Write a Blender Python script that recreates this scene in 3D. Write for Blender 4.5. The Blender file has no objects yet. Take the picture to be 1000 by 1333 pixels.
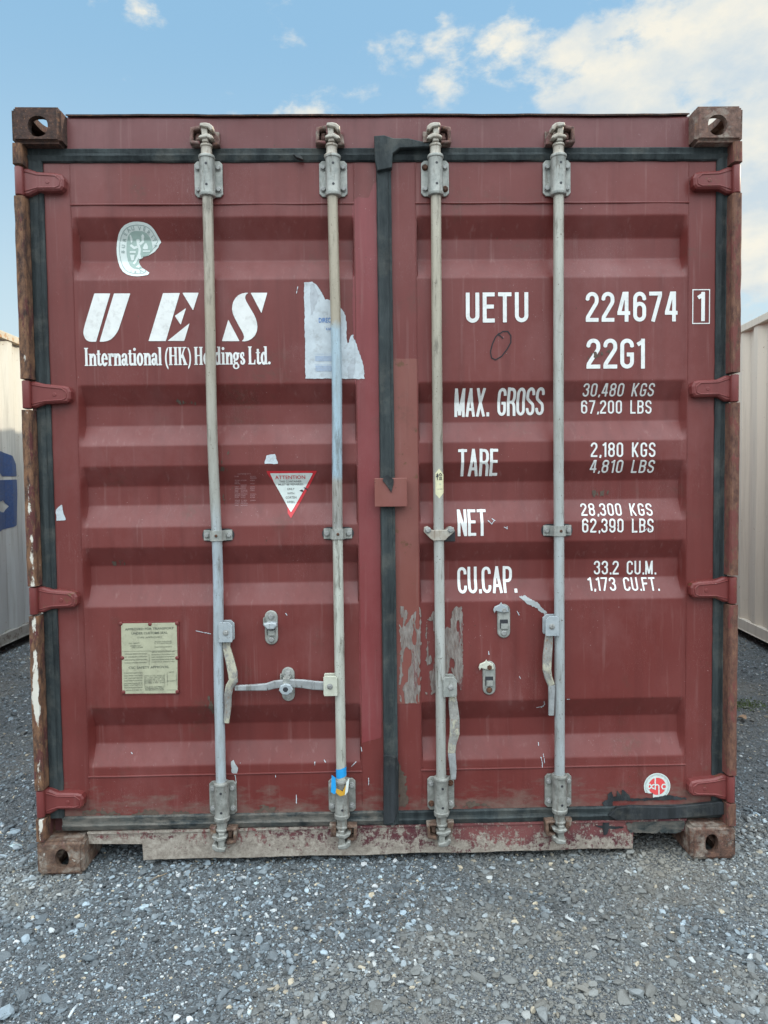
import bpy, bmesh, math, random
import numpy as np
from mathutils import Vector, Matrix, noise
R = math.radians
rng = np.random.default_rng(7); random.seed(7)
S = bpy.context.scene
COL = S.collection

# ------------------------------------------------------------------ camera
CAM = (-0.05874, -2.41235, 1.345784); YAW, PITCH, ROLL, F = -0.0215270, -0.0441281, -0.0124797, 924.0
def _rot():
    c, s = math.cos(YAW), math.sin(YAW); Rz = np.array([[c, s, 0], [-s, c, 0], [0, 0, 1]])
    c, s = math.cos(PITCH), math.sin(PITCH); Rx = np.array([[1, 0, 0], [0, c, s], [0, -s, c]])
    c, s = math.cos(ROLL), math.sin(ROLL); Ry = np.array([[c, 0, s], [0, 1, 0], [-s, 0, c]])
    return Ry @ Rx @ Rz
ROT = _rot()
cam = bpy.data.cameras.new('camera'); camo = bpy.data.objects.new('camera', cam); COL.objects.link(camo)
W_ = ROT.T
m = Matrix(((W_[0][0], W_[0][2], -W_[0][1]), (W_[1][0], W_[1][2], -W_[1][1]), (W_[2][0], W_[2][2], -W_[2][1]))).to_4x4()
m.translation = Vector(CAM); camo.matrix_world = m
cam.sensor_fit = 'VERTICAL'; cam.sensor_height = 36; cam.sensor_width = 27; cam.lens = F / 1333 * 36
cam.clip_start = 0.05; cam.clip_end = 5000
S.camera = camo
S.render.resolution_x = 768; S.render.resolution_y = 1024

# ------------------------------------------------------------------ light
SUN_EL, SUN_AZ = R(23), R(12)          # azimuth measured from +x towards +y (behind the container)
world = bpy.data.worlds.new('World'); S.world = world; world.use_nodes = True
sd = Vector((math.cos(SUN_EL) * math.cos(SUN_AZ), math.cos(SUN_EL) * math.sin(SUN_AZ), math.sin(SUN_EL)))
sl = bpy.data.lights.new('sun', 'SUN'); sl.energy = 2.0; sl.angle = R(1.2); sl.color = (1, .88, .70)
so = bpy.data.objects.new('sun', sl); COL.objects.link(so); so.rotation_euler = sd.to_track_quat('Z', 'Y').to_euler()
so.location = (6, 3, 6)
S.view_settings.view_transform = 'Standard'; S.view_settings.look = 'None'; S.view_settings.gamma = 1
S.view_settings.exposure = 0.9

# ------------------------------------------------------------------ node helper
class N:
    def __init__(s, nt): s.nt = nt; s.n = nt.nodes; s.l = nt.links
    def new(s, t, **k):
        n = s.n.new(t)
        for a, b in k.items(): setattr(n, a, b)
        return n
    def put(s, sock, v):
        if isinstance(v, bpy.types.NodeSocket): s.l.new(v, sock)
        elif v is not None:
            if hasattr(sock, 'default_value'):
                try: sock.default_value = v
                except Exception: sock.default_value = (*v, 1)
    def math(s, op, a, b=0.0, c=None, clamp=False):
        n = s.new('ShaderNodeMath', operation=op, use_clamp=clamp); s.put(n.inputs[0], a); s.put(n.inputs[1], b)
        if c is not None: s.put(n.inputs[2], c)
        return n.outputs[0]
    def mix(s, f, a, b, mode='MIX'):
        n = s.new('ShaderNodeMix', data_type='RGBA', blend_type=mode); s.put(n.inputs[0], f)
        for i, v in ((6, a), (7, b)):
            if isinstance(v, tuple): v = (*v[:3], 1)
            s.put(n.inputs[i], v)
        return n.outputs[2]
    def map(s, v, a, b, c=0.0, d=1.0, smooth=False):
        n = s.new('ShaderNodeMapRange'); n.clamp = True
        if smooth: n.interpolation_type = 'SMOOTHSTEP'
        for i, x in enumerate((v, a, b, c, d)): s.put(n.inputs[i], x)
        return n.outputs[0]
    def scale(s, vec, sc, loc=(0, 0, 0)):
        n = s.new('ShaderNodeMapping'); s.put(n.inputs[0], vec); n.inputs['Scale'].default_value = sc; n.inputs['Location'].default_value = loc
        return n.outputs[0]
    def noise(s, vec, sc, det=4, rough=.55, dist=0.0):
        n = s.new('ShaderNodeTexNoise'); s.put(n.inputs['Vector'], vec); n.inputs['Scale'].default_value = sc
        n.inputs['Detail'].default_value = det; n.inputs['Roughness'].default_value = rough; n.inputs['Distortion'].default_value = dist
        return n.outputs['Fac']
    def vor(s, vec, sc, feat='F1'):
        n = s.new('ShaderNodeTexVoronoi', feature=feat); s.put(n.inputs['Vector'], vec); n.inputs['Scale'].default_value = sc
        return n
    def sep(s, v):
        n = s.new('ShaderNodeSeparateXYZ'); s.put(n.inputs[0], v); return n.outputs

# sky with broken cloud
g = N(world.node_tree); bgn = g.n['Background']
sky = g.new('ShaderNodeTexSky'); sky.sky_type = 'NISHITA'; sky.sun_disc = False
sky.sun_elevation = SUN_EL; sky.sun_rotation = math.pi / 2 - SUN_AZ
sky.air_density = 1.0; sky.dust_density = 1.2; sky.ozone_density = 1.0
tc = g.new('ShaderNodeTexCoord').outputs['Generated']
x, y, z = g.sep(tc)
zz = g.math('ADD', g.math('MAXIMUM', z, 0.0), .18)
cv = g.new('ShaderNodeCombineXYZ'); g.put(cv.inputs[0], g.math('DIVIDE', x, zz)); g.put(cv.inputs[1], g.math('DIVIDE', y, zz)); cv.inputs[2].default_value = 3.7
dv = g.scale(tc, (1, 1, 1.7), (.37, .1, .62))
n1 = g.noise(dv, 3.4, 12, .56, .15)
n2 = g.noise(g.scale(cv.outputs[0], (1, 1, 1), (5.3, 2.2, 0)), .55, 3, .5)
right = g.map(x, .05, .28, -.010, .095, True)
n4 = g.noise(g.scale(dv, (1, 1, 1), (1.7, 8.2, .9)), 9.5, 12, .60, .1)
st_ = lambda n_: g.map(n_, .30, .70)
dens = g.math('ADD', g.math('ADD', g.math('ADD', g.math('MULTIPLY', st_(n1), .50), g.math('MULTIPLY', st_(n2), .12)), g.math('MULTIPLY', st_(n4), .38)), g.math('MULTIPLY', right, 3.0))
cl = g.map(dens, .56, .74, 0, 1, True)
haze = g.map(z, 0.05, .55, .95, 0.0, True)
skyc = g.mix(.80, sky.outputs[0], (2.9, 5.3, 7.6))          # slightly milky blue
skyc = g.mix(haze, skyc, (6.0, 7.3, 7.7))
n3 = g.noise(g.scale(dv, (1, 1, 1), (0, .05, .045)), 6.5, 10, .58)
cc = g.mix(g.map(n3, .40, .60), (5.5, 6.3, 6.8), (8.4, 8.0, 6.9))
col = g.mix(g.math('MULTIPLY', cl, .93), skyc, cc)
# added brightness in the unseen sky overhead and behind camera, to light the doors
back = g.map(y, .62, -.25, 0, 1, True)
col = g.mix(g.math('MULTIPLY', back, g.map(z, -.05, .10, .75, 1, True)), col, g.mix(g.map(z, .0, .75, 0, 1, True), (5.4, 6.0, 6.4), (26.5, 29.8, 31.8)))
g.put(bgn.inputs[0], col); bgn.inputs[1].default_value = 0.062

# ------------------------------------------------------------------ pixel rays -> points
def ray(u, v):
    d = np.array([(u - 500) / F, 1, -(v - 666.5) / F]); return ROT.T @ d
def P(u, v, Y=0.055):
    w = ray(u, v); t = (Y - CAM[1]) / w[1]; return CAM[0] + t * w[0], CAM[2] + t * w[2]
def PX(u, v, X):
    w = ray(u, v); t = (X - CAM[0]) / w[0]; return CAM[1] + t * w[1], CAM[2] + t * w[2]
def PZ(u, v, Z=0.0):
    w = ray(u, v); t = (Z - CAM[2]) / w[2]; return CAM[0] + t * w[0], CAM[1] + t * w[1]

DY = 0.055; DEP = 0.036
CORR = [(2.248, 2.181, 2.110, 2.039), (1.683, 1.616, 1.545, 1.476), (1.405, 1.336, 1.269, 1.195), (1.125, 1.058, .990, .918), (.564, .490, .427, .353)]
zp = []; yp = []
for a, b, c, d in reversed(CORR): zp += [d, c, b, a]; yp += [0, 1, 1, 0]
_zz = np.linspace(0, 2.6, 2601); _yy = np.interp(_zz, zp, yp); _k = np.ones(6) / 6; _yy = np.convolve(_yy, _k, 'same')
def prof(z): return np.interp(z, _zz, _yy)
def surf(x, z):
    x = np.asarray(x, float); z = np.asarray(z, float)
    ex = np.where(x < 0, np.minimum((x + 1.050) / .013, (-.0975 - x) / .004), np.minimum((x - .118) / .004, (1.056 - x) / .013))
    dent = .0016 * np.sin(x * 7.3 + z * 3.1) * np.sin(z * 5.7 - x * 2.2) + .0008 * np.sin(x * 23 + 1.3) * np.sin(z * 17)
    return DY + DEP * prof(z) * np.clip(ex, 0, 1) + dent * np.clip(ex, 0, 1)
def D(u, v):
    """pixel -> (x, z) on the door surface"""
    Y = DY
    for _ in range(8):
        x, z = P(u, v, Y); Y = .5 * Y + .5 * float(surf(x, z))
    return x, z
flat = lambda Y: (lambda x, z: np.full(np.shape(x), Y))

# ------------------------------------------------------------------ mesh builder
class MB:
    def __init__(s): s.v = []; s.f = []; s.m = []; s.s = []; s.mats = []
    def mi(s, mat):
        if mat not in s.mats: s.mats.append(mat)
        return s.mats.index(mat)
    def add(s, vs, fs, mat, smooth=False):
        o = len(s.v); s.v += [tuple(map(float, p)) for p in vs]; k = s.mi(mat)
        for f in fs: s.f.append([i + o for i in f]); s.m.append(k); s.s.append(smooth)
        return s
    def box(s, x0, x1, y0, y1, z0, z1, mat):
        v = [(x, y, z) for x in (x0, x1) for y in (y0, y1) for z in (z0, z1)]
        return s.add(v, [(0, 1, 3, 2), (4, 6, 7, 5), (0, 4, 5, 1), (2, 3, 7, 6), (0, 2, 6, 4), (1, 5, 7, 3)], mat)
    def prism(s, poly, y0, y1, mat, inset=0.0, smooth=False):
        """outline in x,z extruded from y0 (front) to y1 (back); inset chamfers the front edge"""
        n = len(poly)
        if sum(poly[i][0] * poly[(i + 1) % n][1] - poly[(i + 1) % n][0] * poly[i][1] for i in range(n)) < 0: poly = poly[::-1]
        vs = []; fs = []
        if inset:
            inn = []
            for i in range(n):
                a = Vector(poly[i - 1]); b = Vector(poly[i]); c = Vector(poly[(i + 1) % n])
                n1 = (b - a).normalized(); n2 = (c - b).normalized(); nn = Vector((-(n1.y + n2.y), n1.x + n2.x))
                if nn.length < 1e-6: nn = Vector((-n1.y, n1.x))
                nn.normalize(); inn.append((b.x + nn.x * inset, b.y + nn.y * inset))
            loops = [(inn, y0), (poly, y0 + inset), (poly, y1)]
        else: loops = [(poly, y0), (poly, y1)]
        for L, yy in loops: vs += [(p[0], yy, p[1]) for p in L]
        fs.append(list(range(n)))
        for k in range(len(loops) - 1):
            for i in range(n): fs.append([k * n + i, (k + 1) * n + i, (k + 1) * n + (i + 1) % n, k * n + (i + 1) % n])
        fs.append([(len(loops) - 1) * n + i for i in reversed(range(n))])
        return s.add(vs, fs, mat, smooth)
    def lathe(s, prof_, cx, cy, mat, axis='z', seg=20, c3=0.0, smooth=True):
        """prof_: (t, radius). axis z: centre cx,cy ; axis y: centre x=cx,z=cy ; axis x: centre y=cx,z=cy"""
        vs = []; fs = []; n = len(prof_)
        for t, r in prof_:
            for k in range(seg):
                a = 2 * math.pi * k / seg; p, q = r * math.cos(a), r * math.sin(a)
                vs.append((cx + p, cy + q, t) if axis == 'z' else ((cx + p, t, cy - q) if axis == 'y' else (t, cx + p, cy + q)))
        for i in range(n - 1):
            for k in range(seg): fs.append((i * seg + k, i * seg + (k + 1) % seg, (i + 1) * seg + (k + 1) % seg, (i + 1) * seg + k))
        o = len(s.v); s.add(vs, fs, mat, smooth)
        s.add([], [], mat); k = s.mi(mat)
        s.f.append([o + i for i in reversed(range(seg))]); s.m.append(k); s.s.append(False)
        s.f.append([o + (n - 1) * seg + i for i in range(seg)]); s.m.append(k); s.s.append(False)
        return s
    def hexbolt(s, x, z, y, mat, r=.0095, h=.009):
        s.lathe([(y, .62 * r * 1.9), (y - .002, .62 * r * 1.9), (y - .0021, r), (y - h + .002, r), (y - h, r * .8)][::-1] if False else [(y, r * 1.25), (y - .002, r * 1.25)], x, z, mat, 'y', 14)
        a0 = random.random(); pts = [(x + r * math.cos(a0 + k * math.pi / 3), z + r * math.sin(a0 + k * math.pi / 3)) for k in range(6)]
        return s.prism(pts, y - h, y - .0015, mat, .0016)
    def sweep(s, pts, widths, thick, mat, up=(0, 1, 0), cap=True):
        """flat bar through 3-D points; width across (dir x up), thickness along up, chamfered section"""
        up = Vector(up); vs = []; fs = []; n = len(pts)
        for i, p in enumerate(pts):
            a = Vector(pts[max(i - 1, 0)]); b = Vector(pts[min(i + 1, n - 1)]); d = (b - a).normalized(); w = d.cross(up).normalized()
            hw = widths[i] / 2; ht = (thick[i] if hasattr(thick, '__len__') else thick) / 2; c = min(hw, ht) * .45
            for q, r_ in ((-hw, -ht + c), (-hw + c, -ht), (hw - c, -ht), (hw, -ht + c), (hw, ht - c), (hw - c, ht), (-hw + c, ht), (-hw, ht - c)):
                vs.append(Vector(p) + w * q + up * r_)
        for i in range(n - 1):
            for k in range(8): fs.append((i * 8 + k, i * 8 + (k + 1) % 8, (i + 1) * 8 + (k + 1) % 8, (i + 1) * 8 + k))
        fs.append(list(reversed(range(8)))); fs.append([(n - 1) * 8 + k for k in range(8)])
        return s.add(vs, fs, mat, False)
    def tube(s, pts, r, mat, seg=10):
        vs = []; fs = []; n = len(pts); ref = Vector((0, 1, 0))
        for i, p in enumerate(pts):
            a = Vector(pts[max(i - 1, 0)]); b = Vector(pts[min(i + 1, n - 1)]); d = (b - a).normalized()
            u = d.cross(ref if abs(d.dot(ref)) < .9 else Vector((1, 0, 0))).normalized(); w = d.cross(u)
            rr = r[i] if hasattr(r, '__len__') else r
            for k in range(seg):
                t = 2 * math.pi * k / seg; vs.append(Vector(p) + u * rr * math.cos(t) + w * rr * math.sin(t))
        for i in range(n - 1):
            for k in range(seg): fs.append((i * seg + k, i * seg + (k + 1) % seg, (i + 1) * seg + (k + 1) % seg, (i + 1) * seg + k))
        fs.append(list(reversed(range(seg)))); fs.append([(n - 1) * seg + k for k in range(seg)])
        return s.add(vs, fs, mat, True)
    def field(s, sdf, x0, x1, z0, z1, res, mat, sf, off=.0015):
        """region where sdf<0, as a sheet lying off metres in front of surface sf(x,z)"""
        nx = max(2, int((x1 - x0) / res) + 1); nz = max(2, int((z1 - z0) / res) + 1)
        X, Z = np.meshgrid(np.linspace(x0, x1, nx), np.linspace(z0, z1, nz)); V = sdf(X, Z)
        V = np.where(np.abs(V) < 1e-7, 1e-7, V)
        vid = {}; pts = []; fs = []; ins = V < 0
        def gv(i, j):
            k = (i, j)
            if k not in vid: vid[k] = len(pts); pts.append((X[i, j], Z[i, j]))
            return vid[k]
        def ge(a, b):
            k = (a, b) if a < b else (b, a)
            if k not in vid:
                va, vb = V[a], V[b]; t = va / (va - vb); vid[k] = len(pts)
                pts.append((X[a] + (X[b] - X[a]) * t, Z[a] + (Z[b] - Z[a]) * t))
            return vid[k]
        cnt = ins[:-1, :-1].astype(int) + ins[1:, :-1] + ins[:-1, 1:] + ins[1:, 1:]
        for i, j in zip(*np.nonzero(cnt)):
            i = int(i); j = int(j); c = [(i, j), (i, j + 1), (i + 1, j + 1), (i + 1, j)]
            if cnt[i, j] == 4: fs.append([gv(*q) for q in c]); continue
            f = []
            for k in range(4):
                a, b = c[k], c[(k + 1) % 4]
                if ins[a]: f.append(gv(*a))
                if ins[a] != ins[b]: f.append(ge(a, b))
            if len(f) >= 3: fs.append(f)
        if not pts: return s
        A = np.array(pts); Yv = sf(A[:, 0], A[:, 1]) - off
        return s.add(np.c_[A[:, 0], Yv, A[:, 1]], fs, mat, False)
    def text(s, body, x, z, h, mat, sf, off=.003, sx=1.0, align='LEFT', rot=0.0, width=None, ext=0.0):
        cu = bpy.data.curves.new('t', 'FONT'); cu.body = body; cu.size = 1; cu.align_x = align; cu.offset = ext
        cu.resolution_u = 3
        o = bpy.data.objects.new('t', cu); COL.objects.link(o); me = o.to_mesh()
        vs = np.array([v.co[:2] for v in me.vertices]); fs = [list(p.vertices) for p in me.polygons]
        o.to_mesh_clear(); bpy.data.objects.remove(o); bpy.data.curves.remove(cu)
        if not len(vs): return s
        k = h / .73; vs = vs * k
        if width:
            w = vs[:, 0].max() - vs[:, 0].min(); vs[:, 0] = (vs[:, 0] - (vs[:, 0].min() if align == 'LEFT' else 0)) * width / w
        else: vs[:, 0] *= sx
        c, q = math.cos(rot), math.sin(rot)
        X = x + vs[:, 0] * c - vs[:, 1] * q; Z = z + vs[:, 0] * q + vs[:, 1] * c
        return s.add(np.c_[X, sf(X, Z) - off, Z], fs, mat, False)
    def build(s, name, parent=None, bevel=0.0, label=None, seg=2):
        me = bpy.data.meshes.new(name); me.from_pydata(s.v, [], s.f)
        for mm in s.mats: me.materials.append(mm)
        me.polygons.foreach_set('material_index', s.m); me.polygons.foreach_set('use_smooth', s.s); me.update()
        o = bpy.data.objects.new(name, me); COL.objects.link(o)
        if parent: o.parent = parent
        if bevel:
            b = o.modifiers.new('bevel', 'BEVEL'); b.width = bevel; b.segments = seg; b.limit_method = 'ANGLE'; b.angle_limit = R(40)
        if label: o['label'] = label
        return o
def empty(name, label, cat, loc=(0, 0, 0), group=None):
    o = bpy.data.objects.new(name, None); COL.objects.link(o); o.location = loc; o.empty_display_size = .1
    o['label'] = label; o['category'] = cat
    if group: o['group'] = group
    return o
def copy_to(o, loc, parent, mirror=False):
    c = o.copy(); COL.objects.link(c); c.parent = parent; c.location = loc; return c

# ---- 2-D signed distance pieces
def sd_poly(poly):
    P_ = np.array(poly, float)
    def f(X, Z):
        d = np.full(X.shape, 1e9); w = np.zeros(X.shape, int); n = len(P_)
        for i in range(n):
            a = P_[i]; b = P_[(i + 1) % n]; e = b - a; px = X - a[0]; pz = Z - a[1]
            t = np.clip((px * e[0] + pz * e[1]) / (e @ e + 1e-12), 0, 1)
            d = np.minimum(d, (px - t * e[0]) ** 2 + (pz - t * e[1]) ** 2)
            up = (a[1] <= Z) & (b[1] > Z); dn = (a[1] > Z) & (b[1] <= Z); cr = e[0] * pz - e[1] * px
            w += np.where(up & (cr > 0), 1, 0) - np.where(dn & (cr < 0), 1, 0)
        return np.sqrt(d) * np.where(w != 0, -1, 1)
    return f
def vnoise(X, Z, sc, seed=0):
    """smooth value noise 0..1"""
    x = X * sc + seed * 17.3; z = Z * sc + seed * 9.1; xi = np.floor(x).astype(int); zi = np.floor(z).astype(int); fx = x - xi; fz = z - zi
    h = lambda a, b: (np.sin(a * 127.1 + b * 311.7 + seed * 3.7) * 43758.5453) % 1
    fx = fx * fx * (3 - 2 * fx); fz = fz * fz * (3 - 2 * fz)
    return (h(xi, zi) * (1 - fx) + h(xi + 1, zi) * fx) * (1 - fz) + (h(xi, zi + 1) * (1 - fx) + h(xi + 1, zi + 1) * fx) * fz
def fbm(X, Z, sc, seed=0, o=4): return sum(vnoise(X, Z, sc * 2 ** i, seed + i) * .5 ** i for i in range(o)) / sum(.5 ** i for i in range(o))
def sd_strokes(strokes, t):
    """flat-ended strokes of half width t, rounded at inner joints"""
    def f(X, Z):
        d = np.full(X.shape, 1e9)
        for st in strokes:
            for i in range(len(st) - 1):
                a = np.array(st[i]); b = np.array(st[i + 1]); e = b - a; L = math.hypot(*e)
                if L < 1e-9: continue
                e = e / L; px = X - a[0]; pz = Z - a[1]; u = px * e[0] + pz * e[1]; v = np.abs(-px * e[1] + pz * e[0])
                d = np.minimum(d, np.maximum(v - t, np.abs(u - L / 2) - L / 2))
                if i: d = np.minimum(d, np.hypot(px, pz) - t)
        return d
    return f

# ---- stencil capitals and figures, height 1
def arc(cx, cz, rx, rz, a0, a1, n=10): return [(cx + rx * math.cos(R(a0 + (a1 - a0) * i / n)), cz + rz * math.sin(R(a0 + (a1 - a0) * i / n))) for i in range(n + 1)]
def glyph(ch, t):
    W = {'M': .56, 'N': .46, 'A': .50, 'X': .50, '.': .17, ',': .17, '1': .27, ' ': .36, 'L': .40, 'F': .40, 'E': .41, 'T': .46, 'K': .48}.get(ch, .46)
    L, Rr, B, T = t, W - t, t, 1 - t; r = (Rr - L) / 2; c = W / 2
    top = lambda: arc(c, T - r, r, r, 180, 0); bot = lambda: arc(c, B + r, r, r, 180, 360)
    G = {
     'U': [[(L, 1)] + bot() + [(Rr, 1)]],
     'E': [[(L, 0), (L, 1)], [(L, T), (W, T)], [(L, .53), (W - .03, .53)], [(L, B), (W, B)]],
     'F': [[(L, 0), (L, 1)], [(L, T), (W, T)], [(L, .53), (W - .03, .53)]],
     'T': [[(0, T), (W, T)], [(c, 0), (c, 1)]],
     'L': [[(L, 0), (L, 1)], [(L, B), (W, B)]],
     '2': [[(L, .74)] + top() + [(Rr, .68), (Rr - .02, .62), (L + .01, .16), (L, B)], [(0, B), (W, B)]],
     '4': [[(c + .03, 1), (L, .30)], [(.0, .29), (W, .29)], [(.72 * W, 0), (.72 * W, 1)]],
     '6': [[(Rr, .73)] + top()[::-1] + bot() + arc(c, .60 - r, r, r, 0, 180)],
     '9': [[(L, .27)] + bot() + top()[::-1] + arc(c, .40 + r, r, r, 180, 360)],
     '7': [[(0, T), (W, T)], [(Rr, T), (Rr, .88), (.30 * W, 0)]],
     'G': [[(Rr, .72)] + top()[::-1] + bot() + [(Rr, .50)], [(c - .01, .47), (W, .47)]],
     'C': [[(Rr, .71)] + top()[::-1] + bot() + [(Rr, .29)]],
     'O': [top() + bot()[::-1] + [top()[0], top()[1]]],
     '0': [top() + bot()[::-1] + [top()[0], top()[1]]],
     '1': [[(W - t, 0), (W - t, 1)], [(W - t, T - .02), (.02, .80)]],
     'M': [[(L, 0), (L, 1)], [(Rr, 0), (Rr, 1)], [(L + .01, .97), (c, .06)], [(c, .06), (Rr - .01, .97)]],
     'N': [[(L, 0), (L, 1)], [(Rr, 0), (Rr, 1)], [(L + .01, .97), (Rr - .01, .03)]],
     'A': [[(L * .9, 0), (c, .96)], [(c, .96), (W - L * .9, 0)], [(c, .9), (c, 1)], [(L + .06, .27), (Rr - .06, .27)]],
     'X': [[(L, 0), (Rr, 1)], [(Rr, 0), (L, 1)]],
     'K': [[(L, 0), (L, 1)], [(L, .36), (Rr, 1)], [(L + .10, .52), (Rr, 0)]],
     '.': [[(c, 0), (c, .15)]], ',': [[(c + .03, .15), (c - .03, -.06)]],
     'R': [[(L, 0), (L, 1)], [(L, T), (c, T)] + arc(c, T - r, r, r, 90, 0) + arc(c, .50 + r, r, r, 0, -90) + [(L, .50)], [(c, .5)] + arc(c, .50 - r, r, r, 90, 0)[1:] + [(Rr, 0)]],
     'P': [[(L, 0), (L, 1)], [(L, T), (c, T)] + arc(c, T - r, r, r, 90, 0) + arc(c, .44 + r, r, r, 0, -90) + [(L, .44)]],
     'B': [[(L, 0), (L, 1)], [(L, T), (c, T)] + arc(c, T - r, r, r, 90, 0) + arc(c, .53 + r, r, r, 0, -90) + [(L, .53)], [(c, .53)] + arc(c, .53 - r, r, r, 90, 0)[1:] + arc(c, B + r, r, r, 0, -90) + [(L, B)]],
     'S': [[(Rr, .73)] + top()[::-1] + [(L, .66), (L + .03, .59), (Rr - .03, .42), (Rr, .35)] + bot()[::-1] + [(L, .27)]],
     '3': [[(L, .75)] + top() + arc(c, .54 + r, r, r, 0, -80, 5), [(c - .02, .54)] + arc(c, .54 - r, r, r, 80, 0, 5) + bot()[::-1] + [(L, .25)]],
     '8': [top() + arc(c, .54 + r, r, r, 0, -180) + [top()[0], top()[1]], arc(c, .54 - r, r, r, 180, 0) + bot()[::-1] + [(L, .54 - r), (L, .54 - r + .01)]],
    }
    return G.get(ch, []), W
def stencil(mb, text, bl, br, tl, mat, sf, t=.067, gap=.115, res=.0013, wear=0.0):
    """run of capitals: bl, br, tl = baseline start, baseline end, cap line start in door metres"""
    adv = 0; items = []
    for ch in text:
        st, w = glyph(ch, t); items.append((ch, st, adv, w)); adv += w + gap * (.45 if ch in '.,' else 1)
    adv -= gap
    (x0, z0), (x1, z1) = bl, br; h = tl[1] - z0; sx = (x1 - x0) / adv
    for ch, st, a, w in items:
        if not st: continue
        zb = z0 + (z1 - z0) * a / adv; xx = x0 + a * sx
        S_ = [[(xx + p[0] * sx, zb + p[1] * h) for p in q] for q in st]
        th = t * (sx + h) / 2
        f = sd_strokes(S_, th)
        # keep inside the cap height
        g_ = lambda X, Z, f=f, zb=zb: np.maximum(np.maximum(f(X, Z), zb - h * .07 - Z), Z - zb - h) + wear * np.clip(fbm(X, Z, 90, 3) - .70, 0, 1)
        mb.field(g_, xx - th * 1.2, xx + w * sx + th * 1.2, zb - h * .09, zb + h * 1.02, res, mat, sf)

# ---- bold condensed serif lower case for the company line
def serif(ch):
    r = lambda *a: ('r',) + a
    o = lambda cx, cz, rx, rz, ix, iz, lo=-9, hi=9, l=-9, rr=9: ('o', cx, cz, rx, rz, ix, iz, lo, hi, l, rr)
    X = .67; s = .034
    stem = lambda x, h, foot=True, w=.095, q=.035: [r(x, 0, x + w, h)] + ([r(x - q, 0, x + w + q, s)] if foot else [])
    T = {
     'I': (.21, stem(.05, 1) + [r(.01, 1 - s, .19, 1)]),
     'n': (.37, stem(.045, X) + [r(.0, X - s, .1, X)] + stem(.245, .46) + [o(.215, .45, .125, .22, .032, .17, lo=.45)]),
     't': (.23, [r(.055, .10, .145, .86), r(.0, X - s, .20, X), o(.155, .12, .10, .125, .015, .075, hi=.12)]),
     'e': (.31, [o(.15, .335, .145, .345, .05, .30, rr=.155), o(.15, .335, .145, .345, .055, .30, lo=.33), o(.15, .335, .145, .345, .05, .27, hi=.17), r(.05, .36, .28, .40)]),
     'r': (.27, stem(.045, X) + [r(.0, X - s, .1, X), o(.19, .50, .10, .18, .045, .11, lo=.50), r(.19, .50, .26, .60)]),
     'a': (.33, [r(.19, .06, .28, .50), o(.155, .50, .125, .18, .035, .145, lo=.50), r(.03, .46, .10, .56), o(.125, .19, .115, .195, .032, .145), o(.28, .08, .05, .09, .0, .04, hi=.08)]),
     'i': (.19, stem(.045, X) + [r(.0, X - s, .1, X), o(.09, .90, .055, .075, 0, 0)]),
     'o': (.32, [o(.15, .335, .148, .345, .055, .30)]),
     'l': (.19, stem(.045, 1) + [r(.0, 1 - s, .1, 1)]),
     '(': (.19, [o(.22, .38, .20, .62, .145, .60, rr=.15)]),
     ')': (.19, [o(-.04, .38, .20, .62, .145, .60, l=.03)]),
     'H': (.45, stem(.04, 1) + stem(.285, 1) + [r(.005, 1 - s, .17, 1), r(.25, 1 - s, .415, 1), r(.1, .5, .3, .545)]),
     'K': (.45, stem(.04, 1) + [r(.005, 1 - s, .17, 1), r(.22, 1 - s, .40, 1), r(.25, 0, .43, s), ('p', [(.13, .42), (.30, .98), (.34, .98), (.17, .40)]), ('p', [(.16, .55), (.22, .68), (.41, .02), (.30, .02)])]),
     'd': (.35, [r(.20, .0, .29, 1), r(.16, 1 - s, .25, 1), r(.25, 0, .33, s), o(.15, .335, .14, .345, .05, .29, rr=.21)]),
     'g': (.33, [o(.14, .45, .13, .225, .045, .185), r(.20, .58, .31, .65), ('p', [(.05, .25), (.10, .28), (.10, .12), (.04, .12)]), o(.145, -.10, .145, .165, .085, .12), r(.06, .06, .22, .12)]),
     's': (.27, [o(.13, .49, .115, .19, .04, .145, lo=.46, rr=.2), o(.13, .49, .115, .19, .04, .145, l=-1, rr=.13), o(.13, .17, .115, .18, .04, .13, hi=.2, l=.04), o(.13, .17, .115, .18, .035, .13, l=.13), ('p', [(.03, .44), (.10, .50), (.24, .22), (.17, .16)])]),
     'L': (.37, stem(.04, 1) + [r(.005, 1 - s, .17, 1), r(.1, 0, .33, s + .01), ('p', [(.27, .03), (.33, .03), (.335, .25), (.32, .25)])]),
     '.': (.14, [o(.06, .065, .055, .07, 0, 0)]), ' ': (.13, []), ',': (.1, []),
    }
    return T[ch]
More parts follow.
